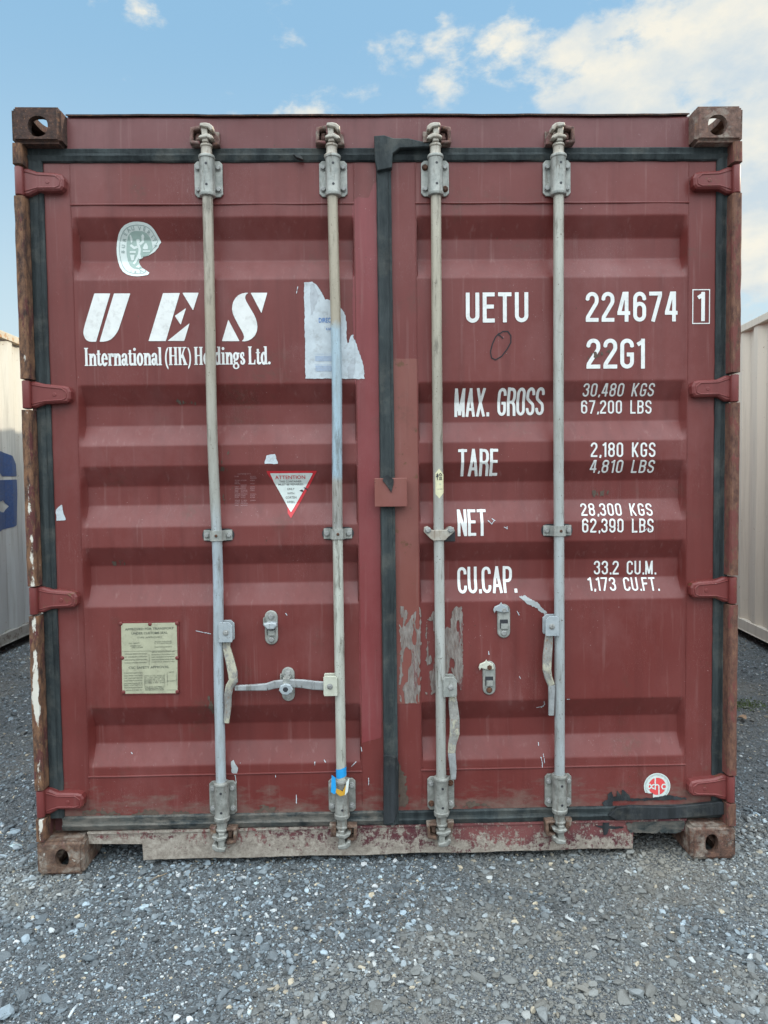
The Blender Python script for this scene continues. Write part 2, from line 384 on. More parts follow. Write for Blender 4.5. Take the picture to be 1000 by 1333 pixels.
def serif_line(mb, text, x0, x1, z0, h, mat, sf, res=.0013):
    tot = sum(serif(c)[0] for c in text); sx = (x1 - x0) / tot; a = 0
    for ch in text:
        w, pr = serif(ch)
        if pr:
            def f(X, Z, a=a, pr=pr):
                u = (X - x0) / sx - a; v = (Z - z0) / h; d = np.full(X.shape, 9.0)
                for q in pr:
                    if q[0] == 'r': e = np.maximum(np.maximum(q[1] - u, u - q[3]) * sx / h, np.maximum(q[2] - v, v - q[4]))
                    elif q[0] == 'p': e = sd_poly(q[1])(u, v)
                    else:
                        _, cx, cz, rx, rz, ix, iz, lo, hi, l, rr = q
                        k = np.hypot((u - cx) / rx, (v - cz) / rz) - 1; e = k * min(rx, rz)
                        if ix > 0: e = np.maximum(e, -(np.hypot((u - cx) / ix, (v - cz) / max(iz, .01)) - 1) * min(ix, iz))
                        e = np.maximum(e, np.maximum(np.maximum(lo - v, v - hi), np.maximum(l - u, u - rr)))
                    d = np.minimum(d, e)
                return d - .011
            mb.field(f, x0 + (a - .05) * sx, x0 + (a + w + .06) * sx, z0 - .32 * h, z0 + 1.03 * h, res, mat, sf)
        a += w

# ------------------------------------------------------------------ materials
def mat(name):
    m_ = bpy.data.materials.new(name); m_.use_nodes = True; g = N(m_.node_tree); b = g.n['Principled BSDF']
    return m_, g, b, g.new('ShaderNodeTexCoord').outputs['Object']
def bump(g, b, h, st=.3, dist=.002):
    n = g.new('ShaderNodeBump'); n.inputs['Strength'].default_value = st; n.inputs['Distance'].default_value = dist
    g.put(n.inputs['Height'], h); g.put(b.inputs['Normal'], n.outputs[0])
RED = (.142, .0255, .0215)
def paint(name, base=RED, chips=.0, dusty=True, rough=.40, rust=0.0):
    m_, g, b, co = mat(name); x, y, z = g.sep(co)
    c = g.mix(g.map(g.noise(co, 1.6, 6, .6), .35, .65), base, tuple(v * k for v, k in zip(base, (1.22, 1.55, 1.60))))
    c = g.mix(g.map(g.noise(g.scale(co, (26, 26, 1.6)), 1, 5), .48, .75, 0, .40), c, tuple(v * .62 for v in base))
    c = g.mix(g.map(g.noise(g.scale(co, (60, 60, 3), (4, 0, 0)), 1, 3), .60, .80, 0, .22), c, (.36, .22, .20))
    # slow brownish blotches
    bl = g.math('MULTIPLY', g.map(g.noise(co, 5.5, 6, .65), .60, .72), g.map(g.noise(co, 70, 3), .35, .6))
    c = g.mix(g.math('MULTIPLY', bl, .5), c, (.085, .042, .028))
    hz_ = g.map(g.noise(g.scale(co, (1, 1, .6), (3, 0, 9)), 2.4, 7, .68), .50, .70, 0, .30)
    c = g.mix(hz_, c, (.27, .12, .115))
    # small rubbed spots and scratches
    sp = g.math('MULTIPLY', g.map(g.noise(co, 170, 2, .6), .735, .76), g.map(g.noise(co, 3.0, 2), .45, .6))
    c = g.mix(g.math('MULTIPLY', sp, .75), c, (.50, .38, .36))
    sp2 = g.map(g.noise(co, 95, 2, .5), .755, .775)
    c = g.mix(g.math('MULTIPLY', sp2, .8), c, (.07, .035, .022))
    sc = g.noise(g.scale(co, (34, 10, 7), (1.5, 0, 3)), 4.0, 2, .5, 1.2)
    line = g.map(g.math('ABSOLUTE', g.math('SUBTRACT', sc, .5)), 0, .0035, 1, 0)
    line = g.math('MULTIPLY', line, g.map(g.noise(co, 4.1, 2), .54, .62))
    c = g.mix(g.math('MULTIPLY', line, .6), c, (.40, .27, .26))
    if rust:
        rf = g.map(g.math('ADD', g.noise(co, 22, 6, .7), g.math('MULTIPLY', g.noise(co, 4, 2), .3)), .78 - rust, .84 - rust)
        c = g.mix(rf, c, g.mix(g.noise(co, 60, 4), (.05, .022, .012), (.23, .10, .05)))
    b.inputs['Specular IOR Level'].default_value = .42
    rr = g.map(g.noise(co, 9, 5), .3, .7, rough - .06, rough + .12)
    if dusty:
        # splashed mud at the foot of the doors
        dn = g.noise(g.scale(co, (9, 9, 26)), 1.0, 8, .72)
        df = g.math('ADD', g.map(z, .10, .40, .36, -.14), g.math('MULTIPLY', g.math('SUBTRACT', dn, .5), .9))
        df = g.map(df, .10, .34)
        c = g.mix(g.math('MULTIPLY', df, .72), c, g.mix(g.noise(co, 50, 5), (.075, .042, .030), (.26, .21, .17)))
        rr = g.math('ADD', rr, g.math('MULTIPLY', df, .4))
    g.put(b.inputs['Base Color'], c); g.put(b.inputs['Roughness'], rr)
    bump(g, b, g.math('ADD', g.noise(co, 55, 4), g.math('MULTIPLY', g.noise(co, 6, 2), 3)), .25, .0012)
    return m_
def sill_paint():
    m_, g, b, co = mat('sill_paint'); x, y, z = g.sep(co)
    base = g.mix(g.map(g.noise(co, 4, 3), .45, .6), (.10, .028, .034), (.20, .065, .062))
    n = g.noise(g.scale(co, (14, 14, 22)), 1.4, 9, .78)
    n2_ = g.noise(g.scale(co, (60, 60, 30)), 1.6, 6, .8)
    f = g.math('ADD', g.map(z, .02, .10, .40, .16), g.math('ADD', g.math('MULTIPLY', g.math('SUBTRACT', n, .5), 1.5), g.math('MULTIPLY', g.math('SUBTRACT', n2_, .5), .9)))
    left = g.map(x, -1.1, .45, .20, -.06)
    f = g.map(g.math('ADD', f, left), .17, .27)
    c = g.mix(f, base, g.mix(g.map(g.noise(co, 70, 6, .75), .35, .65), (.20, .16, .13), (.42, .37, .31)))
    sp = g.map(g.noise(co, 120, 3, .7), .60, .66); c = g.mix(g.math('MULTIPLY', sp, .5), c, (.33, .27, .22))
    g.put(b.inputs['Base Color'], c); g.put(b.inputs['Roughness'], g.map(f, 0, 1, .5, .9)); bump(g, b, g.math('ADD', g.noise(co, 120, 6, .7), g.math('MULTIPLY', f, .6)), .5, .003)
    return m_
def rusty(name,  a=(.045, .022, .014), b2=(.15, .062, .032), paintc=None, pf=.5, flake=None, ff=.6, sc=(1, 1, 1), dust=0.0):
    m_, g, b, co = mat(name); q = g.scale(co, sc)
    c = g.mix(g.map(g.noise(q, 40, 7, .7), .38, .64), a, b2)
    c = g.mix(g.map(g.noise(q, 130, 3, .6), .58, .72, 0, .7), c, (.27, .13, .06))
    if paintc:
        f = g.map(g.noise(q, 14, 8, .72), pf, pf + .05); c = g.mix(f, c, g.mix(g.noise(co, 8, 3), paintc, tuple(v * .7 for v in paintc)))
    if flake:
        fz = g.noise(q, 11, 8, .70, .3)
        if sc[2] == .5: fz = g.math('ADD', fz, g.math('ADD', g.map(g.sep(co)[2], 1.0, 1.5, .0, -.13), g.map(g.math('ABSOLUTE', g.math('ADD', g.sep(co)[0], 1.200)), .004, .012, .03, -.10)))
        f = g.map(fz, ff, ff + .035); c = g.mix(f, c, flake)
    if dust:
        f = g.map(g.noise(co, 17, 8, .7), .55 - dust, .68 - dust); c = g.mix(g.math('MULTIPLY', f, .7), c, (.34, .30, .25))
    g.put(b.inputs['Base Color'], c); b.inputs['Roughness'].default_value = .85
    bump(g, b, g.math('ADD', g.noise(q, 45, 8, .75), g.math('MULTIPLY', g.noise(q, 14, 8, .72), 2)), .8, .005)
    return m_
def galv(name, a, b2, dirt=(.10, .085, .065), df=.55, sc=(40, 40, 6), rough=.5, metal=.15, stops=None):
    m_, g, b, co = mat(name); x, y, z = g.sep(co)
    if stops:
        n = g.new('ShaderNodeValToRGB'); zz = g.math('ADD', z, g.math('MULTIPLY', g.math('SUBTRACT', g.noise(co, 30, 5), .5), .05))
        g.put(n.inputs[0], g.math('DIVIDE', zz, 2.6)); cr = n.color_ramp
        while len(cr.elements) > 1: cr.elements.remove(cr.elements[-1])
        cr.elements[0].position = stops[0][0] / 2.6; cr.elements[0].color = (*stops[0][1], 1)
        for p_, c_ in stops[1:]: e = cr.elements.new(p_ / 2.6); e.color = (*c_, 1)
        base = n.outputs[0]
        c = g.mix(g.map(g.noise(g.scale(co, sc), 1, 7, .7), .40, .62, 0, .75), base, g.mix(.5, base, (.20, .17, .13)))
    else: c = g.mix(g.map(g.noise(co, 35, 6, .65), .38, .62), a, b2)
    st = g.map(g.noise(g.scale(co, sc, (2, 3, 1)), 1.0, 7, .72), df, df + .10)
    c = g.mix(g.math('MULTIPLY', st, .65), c, dirt)
    sp = g.map(g.noise(co, 150, 3, .6), .66, .71); c = g.mix(sp, c, (.09, .065, .045))
    g.put(b.inputs['Base Color'], c); b.inputs['Roughness'].default_value = rough; b.inputs['Metallic'].default_value = metal
    bump(g, b, g.noise(co, 90, 6, .65), .35, .0018)
    return m_
def plain(name, c, rough=.6, var=.12, dirt=0.0, sc=60, metal=0.0):
    m_, g, b, co = mat(name)
    q = g.mix(g.map(g.noise(co, sc, 5), .35, .65), c, tuple(v * (1 - var) for v in c))
    if dirt: q = g.mix(g.math('MULTIPLY', g.map(g.noise(co, 45, 7, .7), .52, .68), dirt), q, (.14, .11, .09))
    g.put(b.inputs['Base Color'], q); b.inputs['Roughness'].default_value = rough; b.inputs['Metallic'].default_value = metal
    return m_
def rubber(name, a=(.014, .019, .021), b2=(.050, .062, .063), dust=.0):
    m_, g, b, co = mat(name); x, y, z = g.sep(co)
    c = g.mix(g.map(g.noise(g.scale(co, (30, 30, 3)), 1, 6, .65), .35, .7), a, b2)
    c = g.mix(g.map(g.noise(co, 8, 6, .7), .50, .72, 0, .5), c, (.14, .135, .115))
    if dust:
        f = g.map(g.math('ADD', g.noise(g.scale(co, (12, 12, 30)), 1, 8, .75), dust), .5, .68); c = g.mix(g.math('MULTIPLY', f, .7), c, (.18, .16, .135))
    g.put(b.inputs['Base Color'], c); g.put(b.inputs['Roughness'], g.map(g.noise(co, 20, 4), .3, .7, .55, .8)); b.inputs['Specular IOR Level'].default_value = .3
    bump(g, b, g.noise(g.scale(co, (1, 1, .5)), 45, 8, .75), .8, .004)
    return m_
M = {}
M['red'] = paint('maroon_paint')
M['header'] = paint('header_paint', (.132, .034, .033), dusty=False)
M['hinge'] = paint('hinge_paint', (.155, .028, .025), dusty=False, rust=.02)
M['vivid'] = paint('fresh_red_paint', (.195, .034, .035), dusty=False)
M['primer'] = paint('brick_primer_paint', (.195, .056, .043), dusty=False, rust=.03)
M['sill'] = sill_paint()
M['cast'] = rusty('rust_casting', (.030, .017, .014), (.085, .040, .027), (.11, .040, .035), .62)
M['castr'] = rusty('rust_casting_red', (.10, .058, .046), (.22, .125, .095), (.22, .10, .08), .58, dust=.04)
M['castb'] = rusty('rust_casting_muddy', (.075, .042, .030), (.19, .115, .078), (.18, .085, .07), .60, (.50, .46, .40), .60, dust=.05)
M['castd'] = rusty('rust_casting_brown', (.06, .034, .026), (.17, .085, .058), (.17, .06, .05), .58, dust=.03)
M['lip'] = rusty('flaking_rust', (.045, .022, .017), (.24, .12, .062), (.12, .033, .030), .535, (.66, .62, .54), .505, sc=(1.3, 1, .5))
M['lipr'] = rusty('rusty_red_paint', (.085, .036, .027), (.20, .095, .06), (.19, .055, .045), .51, sc=(1.4, 1, .55))
M['channel'] = rusty('dark_channel', (.05, .022, .02), (.10, .035, .03), (.13, .045, .045), .46)
M['rubber'] = rubber('gasket_rubber')
M['rubberd'] = rubber('dusty_gasket_rubber', dust=.10)
M['black'] = rubber('torn_black_rubber', (.012, .014, .015), (.04, .045, .05))
M['brk'] = galv('galvanised_bracket', (.25, .26, .24), (.38, .38, .345), df=.55)
M['brkd'] = galv('dusty_galvanised_bracket', (.20, .20, .18), (.33, .33, .30), (.12, .09, .07), .53)
M['cam'] = galv('cream_cam_metal', (.36, .31, .25), (.46, .43, .37), (.14, .07, .045), .54)
M['rustm'] = rusty('keeper_rust', (.07, .035, .028), (.22, .12, .10), (.20, .075, .075), .54, dust=.05)
M['bolt'] = galv('bolt_metal', (.26, .26, .25), (.36, .36, .34), df=.57)
M['boltr'] = rusty('rusty_bolt')
M['hub'] = galv('hub_grey', (.34, .38, .40), (.42, .45, .46), df=.57, rough=.45)
M['hubc'] = galv('hub_cream', (.52, .52, .42), (.60, .60, .50), df=.66, rough=.45)
M['peel'] = rusty('peeling_handle', (.20, .19, .175), (.33, .32, .29), (.50, .47, .36), .50, (.26, .27, .27), .60, sc=(1, 1, .6))
M['grip'] = galv('handle_galvanised', (.26, .27, .27), (.36, .37, .37), df=.54)
beige = (.38, .33, .25); bl1 = (.37, .47, .53); gry = (.40, .42, .41); crm = (.55, .56, .49)
M['rod1'] = galv('rod_paint', beige, beige, stops=[(.1, (.45, .50, .52)), (1.10, (.42, .49, .54)), (1.30, (.40, .40, .36)), (1.9, beige), (2.5, (.44, .41, .35))], rough=.38)
M['rod2'] = galv('rod_repainted', beige, beige, stops=[(.1, (.40, .40, .37)), (.30, crm), (1.16, crm), (1.19, (.36, .36, .34)), (1.345, (.40, .39, .35)), (1.37, (.36, .48, .55)), (1.86, (.37, .48, .54)), (1.885, beige), (2.5, beige)], rough=.34)
M['rod3'] = galv('rod_weathered', beige, beige, stops=[(.1, (.36, .36, .33)), (.7, (.46, .47, .44)), (1.0, (.47, .48, .45)), (1.22, (.40, .40, .37)), (1.5, (.36, .33, .27)), (2.0, (.43, .39, .30)), (2.5, (.44, .40, .33))], df=.55, rough=.45)
M['rod4'] = galv('rod_grey', beige, beige, stops=[(.1, (.42, .46, .47)), (.9, (.43, .47, .48)), (1.3, (.41, .43, .41)), (2.5, (.45, .43, .36))], rough=.4)
M['white'] = plain('lettering_white', (.80, .80, .77), .5, .10, .22, 25)
M['stick'] = plain('sticker_white', (.70, .76, .72), .45, .08, .10)
M['stickg'] = plain('sticker_sage', (.36, .47, .42), .5, .15)
M['stickt'] = plain('sticker_grey_ink', (.30, .38, .36), .5, .1)
M['paper'] = plain('torn_paper', (.58, .63, .66), .7, .18, .35, 30)
M['blue'] = plain('blue_ink', (.02, .16, .48), .5)
M['bluep'] = plain('pale_blue_ink', (.33, .44, .60), .6)
M['bluep2'] = plain('faded_blue_print', (.45, .52, .62), .6, .15, .3)
M['paperg'] = plain('grey_paper_layer', (.47, .50, .53), .7, .15, .3)
M['sred'] = plain('sticker_red', (.62, .03, .04), .45, .1)
M['sredp'] = plain('seal_red', (.80, .09, .09), .45, .1)
M['ink'] = plain('ink_black', (.03, .03, .035), .5)
M['inkg'] = plain('ink_grey', (.15, .15, .14), .5)
M['plate'] = plain('data_plate_metal', (.47, .46, .32), .5, .16, .35, 25, .1)
M['platei'] = plain('plate_ink', (.12, .13, .10), .5)
M['tape'] = plain('blue_tape', (.02, .33, .72), .45, .1)
M['yellow'] = plain('yellow_tag', (.62, .33, .03), .5, .2)
M['cream'] = plain('cream_label', (.72, .68, .44), .5, .1)
M['scrape'] = rusty('scraped_filler', (.16, .12, .105), (.30, .27, .245), (.19, .075, .07), .57, sc=(2.5, 1, .5))
M['bare'] = plain('bare_grey_scratch', (.42, .44, .44), .6, .2, .2)
M['marker'] = plain('marker_line', (.012, .010, .014), .7)
M['faint'] = plain('faint_print', (.42, .24, .24), .6)
M['mud'] = plain('dried_mud', (.12, .085, .065), .95, .3)
M['dark'] = plain('inside_dark', (.03, .025, .025), .8)

# ================================================================== the maroon container
box = empty('shipping_container', 'weathered maroon shipping container with closed double doors and four vertical locking bars', 'shipping container')
LEN = 6.058; W2 = 1.219; H = 2.591

# corner castings with hand holes (boolean cut)
def casting(sx, top, front, mat_):
    bm = bmesh.new(); hx, hy, hz = .162, .178, .118
    def cube(x0, x1, y0, y1, z0, z1):
        r = bmesh.ops.create_cube(bm, size=1)['verts']
        for v in r: v.co = Vector(((x0 + x1) / 2 + v.co.x * (x1 - x0), (y0 + y1) / 2 + v.co.y * (y1 - y0), (z0 + z1) / 2 + v.co.z * (z1 - z0)))
    cube(0, hx, 0, hy, 0, hz)
    me = bpy.data.meshes.new('c'); bmesh.ops.bevel(bm, geom=bm.edges[:], offset=.011, segments=3, affect='EDGES'); bm.to_mesh(me); bm.free()
    o = bpy.data.objects.new('c', me); COL.objects.link(o)
    tmp = []
    def cutter(fn):
        b = bmesh.new(); fn(b); mm = bpy.data.meshes.new('k'); b.to_mesh(mm); b.free(); k = bpy.data.objects.new('k', mm); COL.objects.link(k); tmp.append(k)
        md = o.modifiers.new('b', 'BOOLEAN'); md.operation = 'DIFFERENCE'; md.object = k; md.solver = 'EXACT'
    def cav(b):
        r = bmesh.ops.create_cube(b, size=1)['verts']; w = .024
        for v in r: v.co = Vector((hx / 2 + v.co.x * (hx - 2 * w), hy / 2 + v.co.y * (hy - 2 * w), hz / 2 + v.co.z * (hz - 2 * w)))
    cutter(cav)
    def oval(a, bb, c0, ax, t0, t1, superq=2.0):
        def fn(b):
            lo = []; hi = []
            for k in range(28):
                an = 2 * math.pi * k / 28; ca, sa = math.cos(an), math.sin(an)
                p = a * math.copysign(abs(ca) ** (2 / superq), ca); q = bb * math.copysign(abs(sa) ** (2 / superq), sa)
                for L, t in ((lo, t0), (hi, t1)):
                    L.append(b.verts.new({'y': (c0[0] + p, t, c0[1] + q), 'x': (t, c0[0] + p, c0[1] + q), 'z': (c0[0] + p, c0[1] + q, t)}[ax]))
            b.faces.new(lo[::-1]); b.faces.new(hi)
            for k in range(28): b.faces.new((lo[k], lo[(k + 1) % 28], hi[(k + 1) % 28], hi[k]))
            bmesh.ops.recalc_face_normals(b, faces=b.faces[:])
        return fn
    fx = .089                                        # hole centre from outer side
    cutter(oval(.0325 if top else .0235, .0335, (fx, hz * (.44 if top else .50)), 'y', -.02, .05, 2.3))         # end hole
    cutter(oval(.0395, .0255, (.089, hz * .5), 'x', -.02, .05, 3))
    cutter(oval(.0317, .062, (.081, .089), 'z', hz - .05 if top else -.02, hz + .02 if top else .05, 3))
    dg = bpy.context.evaluated_depsgraph_get(); me2 = bpy.data.meshes.new_from_object(o.evaluated_get(dg))
    for k in tmp: bpy.data.objects.remove(k)
    bpy.data.objects.remove(o)
    me2.materials.clear(); me2.materials.append(mat_)
    v = np.empty(len(me2.vertices) * 3); me2.vertices.foreach_get('co', v); v = v.reshape(-1, 3)
    for i in range(len(v)):
        q = noise.noise_vector(Vector(v[i]) * 28 + Vector((sx * 9, top * 5, 0))) * .0014; v[i] += q
    v[:, 0] = (-W2 + v[:, 0]) if sx < 0 else (W2 - v[:, 0])
    v[:, 1] = v[:, 1] if front else LEN - v[:, 1]
    v[:, 2] += (H - hz if top else 0)
    me2.vertices.foreach_set('co', v.ravel())
    if (sx > 0) != (not front): me2.flip_normals()
    me2.name = 'corner_casting'; me2.update()
    c = bpy.data.objects.new('corner_casting', me2); COL.objects.link(c); c.parent = box
    return c
casting(-1, True, True, M['cast'])['label'] = 'dark rusty upper left casting'
casting(1, True, True, M['castr'])['label'] = 'brown rusty upper right casting'
casting(-1, False, True, M['castb'])['label'] = 'muddy lower left casting'
casting(1, False, True, M['castd'])['label'] = 'dark rusty lower right casting'
for sx in (-1, 1):
    for tp in (True, False): casting(sx, tp, False, M['cast'])

# posts: lip broken at the hinges, channel behind
HZ = [2.355, 1.650, .951, .246]
for sx in (-1, 1):
    mb = MB(); lm = M['lip'] if sx < 0 else M['lipr']
    X = lambda a: sx * a
    zs = [.118] + sum([[h - .052, h + .052] for h in sorted(HZ)], []) + [H - .118]
    for i in range(0, len(zs), 2):
        a, b = zs[i], zs[i + 1]; n = max(2, int((b - a) / .03)); vs = []; fs = []
        for k in range(n + 1):
            z_ = a + (b - a) * k / n; j = lambda s_: .0018 * noise.noise(Vector((s_ * 3.1 + sx, z_ * 16, s_)))
            vs += [(X(W2 - .0005 + j(1)), .092, z_), (X(W2 + j(1)), .008 + j(5), z_), (X(W2 - .005 + j(2)), .003 + j(5), z_), (X(W2 - .028 + j(3)), .003 + j(6), z_), (X(W2 - .032 + j(3)), .009, z_), (X(W2 - .032), .092, z_)]
        for k in range(n):
            for q in range(5): f = (k * 6 + q, k * 6 + q + 1, (k + 1) * 6 + q + 1, (k + 1) * 6 + q); fs.append(f if sx > 0 else f[::-1])
        for k in (0, n): fs.append([k * 6 + q for q in range(6)])
        mb.add(vs, fs, lm)
    mb.box(min(X(W2 - .002), X(1.10)), max(X(W2 - .002), X(1.10)), .085, .16, .118, H - .118, M['channel'])
    mb.build('corner_post', box, label='rusty post with flaking white and brown paint' if sx < 0 else 'rust speckled brick red post')
# door header with uneven top edge
mb = MB(); n = 80; vs = []; fs = []
for k in range(n + 1):
    x_ = -1.06 + 2.12 * k / n; w = .0022 * noise.noise(Vector((x_ * 6, 0, 3))) + .0012 * noise.noise(Vector((x_ * 23, 4, 0)))
    vs += [(x_, .060, 2.470), (x_, .056 + w, 2.475), (x_, .056 + w * 1.2, 2.575 + w), (x_, .060, 2.583 + w), (x_, .16, 2.583 + w), (x_, .16, 2.47)]
for k in range(n):
    for q in range(5): fs.append((k * 6 + q, (k + 1) * 6 + q, (k + 1) * 6 + q + 1, k * 6 + q + 1))
mb.add(vs, fs, M['header'])
mb.build('door_header', box)
mb = MB(); vs = []; fs = []
for k in range(n + 1):
    x_ = -1.058 + 2.116 * k / n; w = .0040 * noise.noise(Vector((x_ * 3.3, 8, 3))) + .0030 * noise.noise(Vector((x_ * 13, 4, 9)))
    vs += [(x_, .049 + w, 2.582 + w), (x_, .049 + w, 2.5875 + w), (x_, .30, 2.590), (x_, .30, 2.584)]
for k in range(n):
    for q in range(3): fs.append((k * 4 + q, (k + 1) * 4 + q, (k + 1) * 4 + q + 1, k * 4 + q + 1))
mb.add(vs, fs, M['cast']); mb.build('roof_edge', box, label='dark uneven roof edge along the header')
# sill
mb = MB(); nx = 90
def zlow(x): return .020 + .004 * noise.noise(Vector((x * 5, 0, 0))) + .002 * noise.noise(Vector((x * 30, 0, 0)))
pl = [(-1.060, .124), (-1.060, .082), (-.872, .077)] + [(x_, zlow(x_)) for x_ in np.linspace(-.870, .870, nx)] + [(.872, .077), (1.060, .080), (1.060, .124)]
mb.prism(pl, .050, .16, M['sill'], .003)
mb.box(-1.06, 1.06, .044, .10, .121, .128, M['sill'])
mb.build('door_sill', box)

# body behind the doors
def corr_wall(mb, X, y0, y1, z0, z1, mat_, sx, pitch=.278, dep=.036):
    ys = []; x_ = y0
    while x_ < y1: ys += [(x_, 0), (x_ + .072, 0), (x_ + .139, 1), (x_ + .211, 1)]; x_ += pitch
    ys = [p for p in ys if p[0] < y1] + [(y1, 0)]; vs = []; fs = []
    for yy, d in ys: vs += [(X - sx * dep * d, yy, z0), (X - sx * dep * d, yy, z1)]
    for i in range(len(ys) - 1): f = (2 * i, 2 * i + 2, 2 * i + 3, 2 * i + 1); fs.append(f if sx > 0 else f[::-1])
    mb.add(vs, fs, mat_)
for sx in (-1, 1):
    mb = MB(); corr_wall(mb, sx * 1.206, .16, LEN - .16, .158, 2.53, M['header'], sx); mb.build('side_wall', box)
    mb = MB(); mb.box(min(sx * 1.165, sx * 1.215), max(sx * 1.165, sx * 1.215), .178, LEN - .178, .045, .158, M['header']); mb.build('bottom_rail', box, .004)
    mb = MB(); mb.box(min(sx * 1.155, sx * 1.213), max(sx * 1.155, sx * 1.213), .178, LEN - .178, 2.53, 2.586, M['header']); mb.build('top_rail', box, .004)
mb = MB(); mb.box(-1.15, 1.15, .30, LEN - .1, 2.545, 2.572, M['header']); mb.build('roof', box)
mb = MB(); mb.box(-1.16, 1.16, .165, LEN - .12, .125, .165, M['dark'])
for k in range(18): mb.box(-1.16, 1.16, .30 + k * .31, .345 + k * .31, .03, .124, M['dark'])
mb.build('floor', box)
mb = MB(); mb.box(-1.15, 1.15, LEN - .10, LEN - .03, .05, 2.55, M['header']); mb.build('end_wall', box)
for sx in (-1, 1):
    mb = MB(); mb.box(min(sx * 1.10, sx * 1.217), max(sx * 1.10, sx * 1.217), LEN - .16, LEN - .004, .12, 2.47, M['header']); mb.build('corner_post', box)

# ---- doors
def make_door(x0, x1, label):
    z0, z1 = .168, 2.436
    xb = [-1.050, -1.037, -.1015, -.0975] if x0 < -.5 else [.118, .122, 1.043, 1.056]
    xs = sorted(set(list(np.round(np.arange(x0, x1, .028), 4)) + [x0, x1] + xb + [xb[0] - .002, xb[3] + .002, xb[0] + .0015, xb[1] - .0015, xb[1] + .002, xb[2] - .002, xb[2] + .001, xb[3] - .001])); zs = np.arange(z0, z1 + .001, .0035)
    X, Z = np.meshgrid(xs, zs); Y = surf(X, Z); nx, nz = len(xs), len(zs)
    vs = np.c_[X.ravel(), Y.ravel(), Z.ravel()]
    fs = [(j * nx + i, j * nx + i + 1, (j + 1) * nx + i + 1, (j + 1) * nx + i) for j in range(nz - 1) for i in range(nx - 1)]
    mb = MB(); mb.add(vs, fs, M['red'], True)
    # seam beads of the pressed panel
    for zz_ in (2.291, .321):
        mb.tube([(x_, DY - .0006, zz_ + .0012 * noise.noise(Vector((x_ * 8, zz_, 0)))) for x_ in np.linspace(xb[0] - .004, xb[3] + .003, 40)], .0036, M['red'], 8)
    for xx in (xb[0] - .003, xb[3] + .003):
        mb.tube([(xx + .001 * noise.noise(Vector((xx, z_ * 9, 0))), DY - .0004, z_) for z_ in np.linspace(.20, 2.425, 60)], .0016, M['red'], 8)
    # door edges and the plain inner face
    mb.box(x0, x1, DY + .045, DY + .060, z0, z1, M['dark'])
    mb.box(x0, x0 + .004, DY + .002, DY + .045, z0, z1, M['red']); mb.box(x1 - .004, x1, DY + .002, DY + .045, z0, z1, M['red'])
    o = mb.build('door', box); o['label'] = label
    o.data.set_sharp_from_angle(angle=R(26))
    return o
doorL = make_door(-1.143, -.012, 'left door with company name, torn papers and warning triangle')
doorR = make_door(.028, 1.156, 'right door with container number and weights in white')

# gaskets: ribbed rubber run along a line
def gasket(pts, sec, mat_, parent, label=None, jit=.0012, name='door_gasket'):
    mb = MB(); A = Vector(pts[0]); B = Vector(pts[1]); L = (B - A).length; d = (B - A) / L; across = Vector((d.z, 0, -d.x)); n = max(3, int(L / .02)); vs = []; fs = []; k_ = len(sec)
    for i in range(n + 1):
        p = A + d * (L * i / n)
        for q, (s_, o_) in enumerate(sec):
            j = jit * noise.noise(Vector((i * .35, q * 2.1, A.x * 5 + A.z))) + jit * .6 * noise.noise(Vector((i * 1.7, q * 3.3, A.z)))
            vs.append((p.x + across.x * (s_ + j), o_ + j, p.z + across.z * (s_ + j)))
    for i in range(n):
        for q in range(k_ - 1): fs.append((i * k_ + q, i * k_ + q + 1, (i + 1) * k_ + q + 1, (i + 1) * k_ + q))
    fs.append(list(range(k_))); fs.append([n * k_ + q for q in reversed(range(k_))])
    mb.add(vs, fs, mat_); return mb.build(name, parent, label=label)
sv = [(-.026, .085), (-.025, .050), (-.021, .046), (-.008, .0445), (-.003, .0455), (.006, .0470), (.012, .0450), (.019, .0445), (.024, .049), (.025, .085)]
gasket([(-1.1640, 0, .180), (-1.1640, 0, 2.474)], sv, M['rubber'], doorL)
gasket([(1.1775, 0, .180), (1.1775, 0, 2.474)], sv, M['rubber'], doorR)
shz = [(-.024, .085), (-.023, .051), (-.019, .046), (-.004, .040), (.000, .046), (.006, .047), (.019, .045), (.023, .050), (.024, .085)]
gasket([(1.203, 0, 2.452), (.012, 0, 2.452)], shz, M['rubber'], doorR)
gasket([(-.012, 0, 2.452), (-1.19, 0, 2.452)], shz, M['rubber'], doorL)
sb = [(s_ * 1.10, y_) for s_, y_ in shz]
gasket([(1.205, 0, .151), (.028, 0, .151)], sb, M['rubber'], doorR)
gasket([(-.012, 0, .153), (-1.145, 0, .157)], sb, M['rubberd'], doorL)
sc_ = [(-.025, .056), (-.024, .040), (-.021, .035), (-.010, .033), (-.004, .0335), (.006, .0325), (.014, .0345), (.017, .038), (.025, .040), (.026, .056)]
gasket([(.007, 0, .135), (.007, 0, 2.47)], sc_, M['rubber'], doorR)
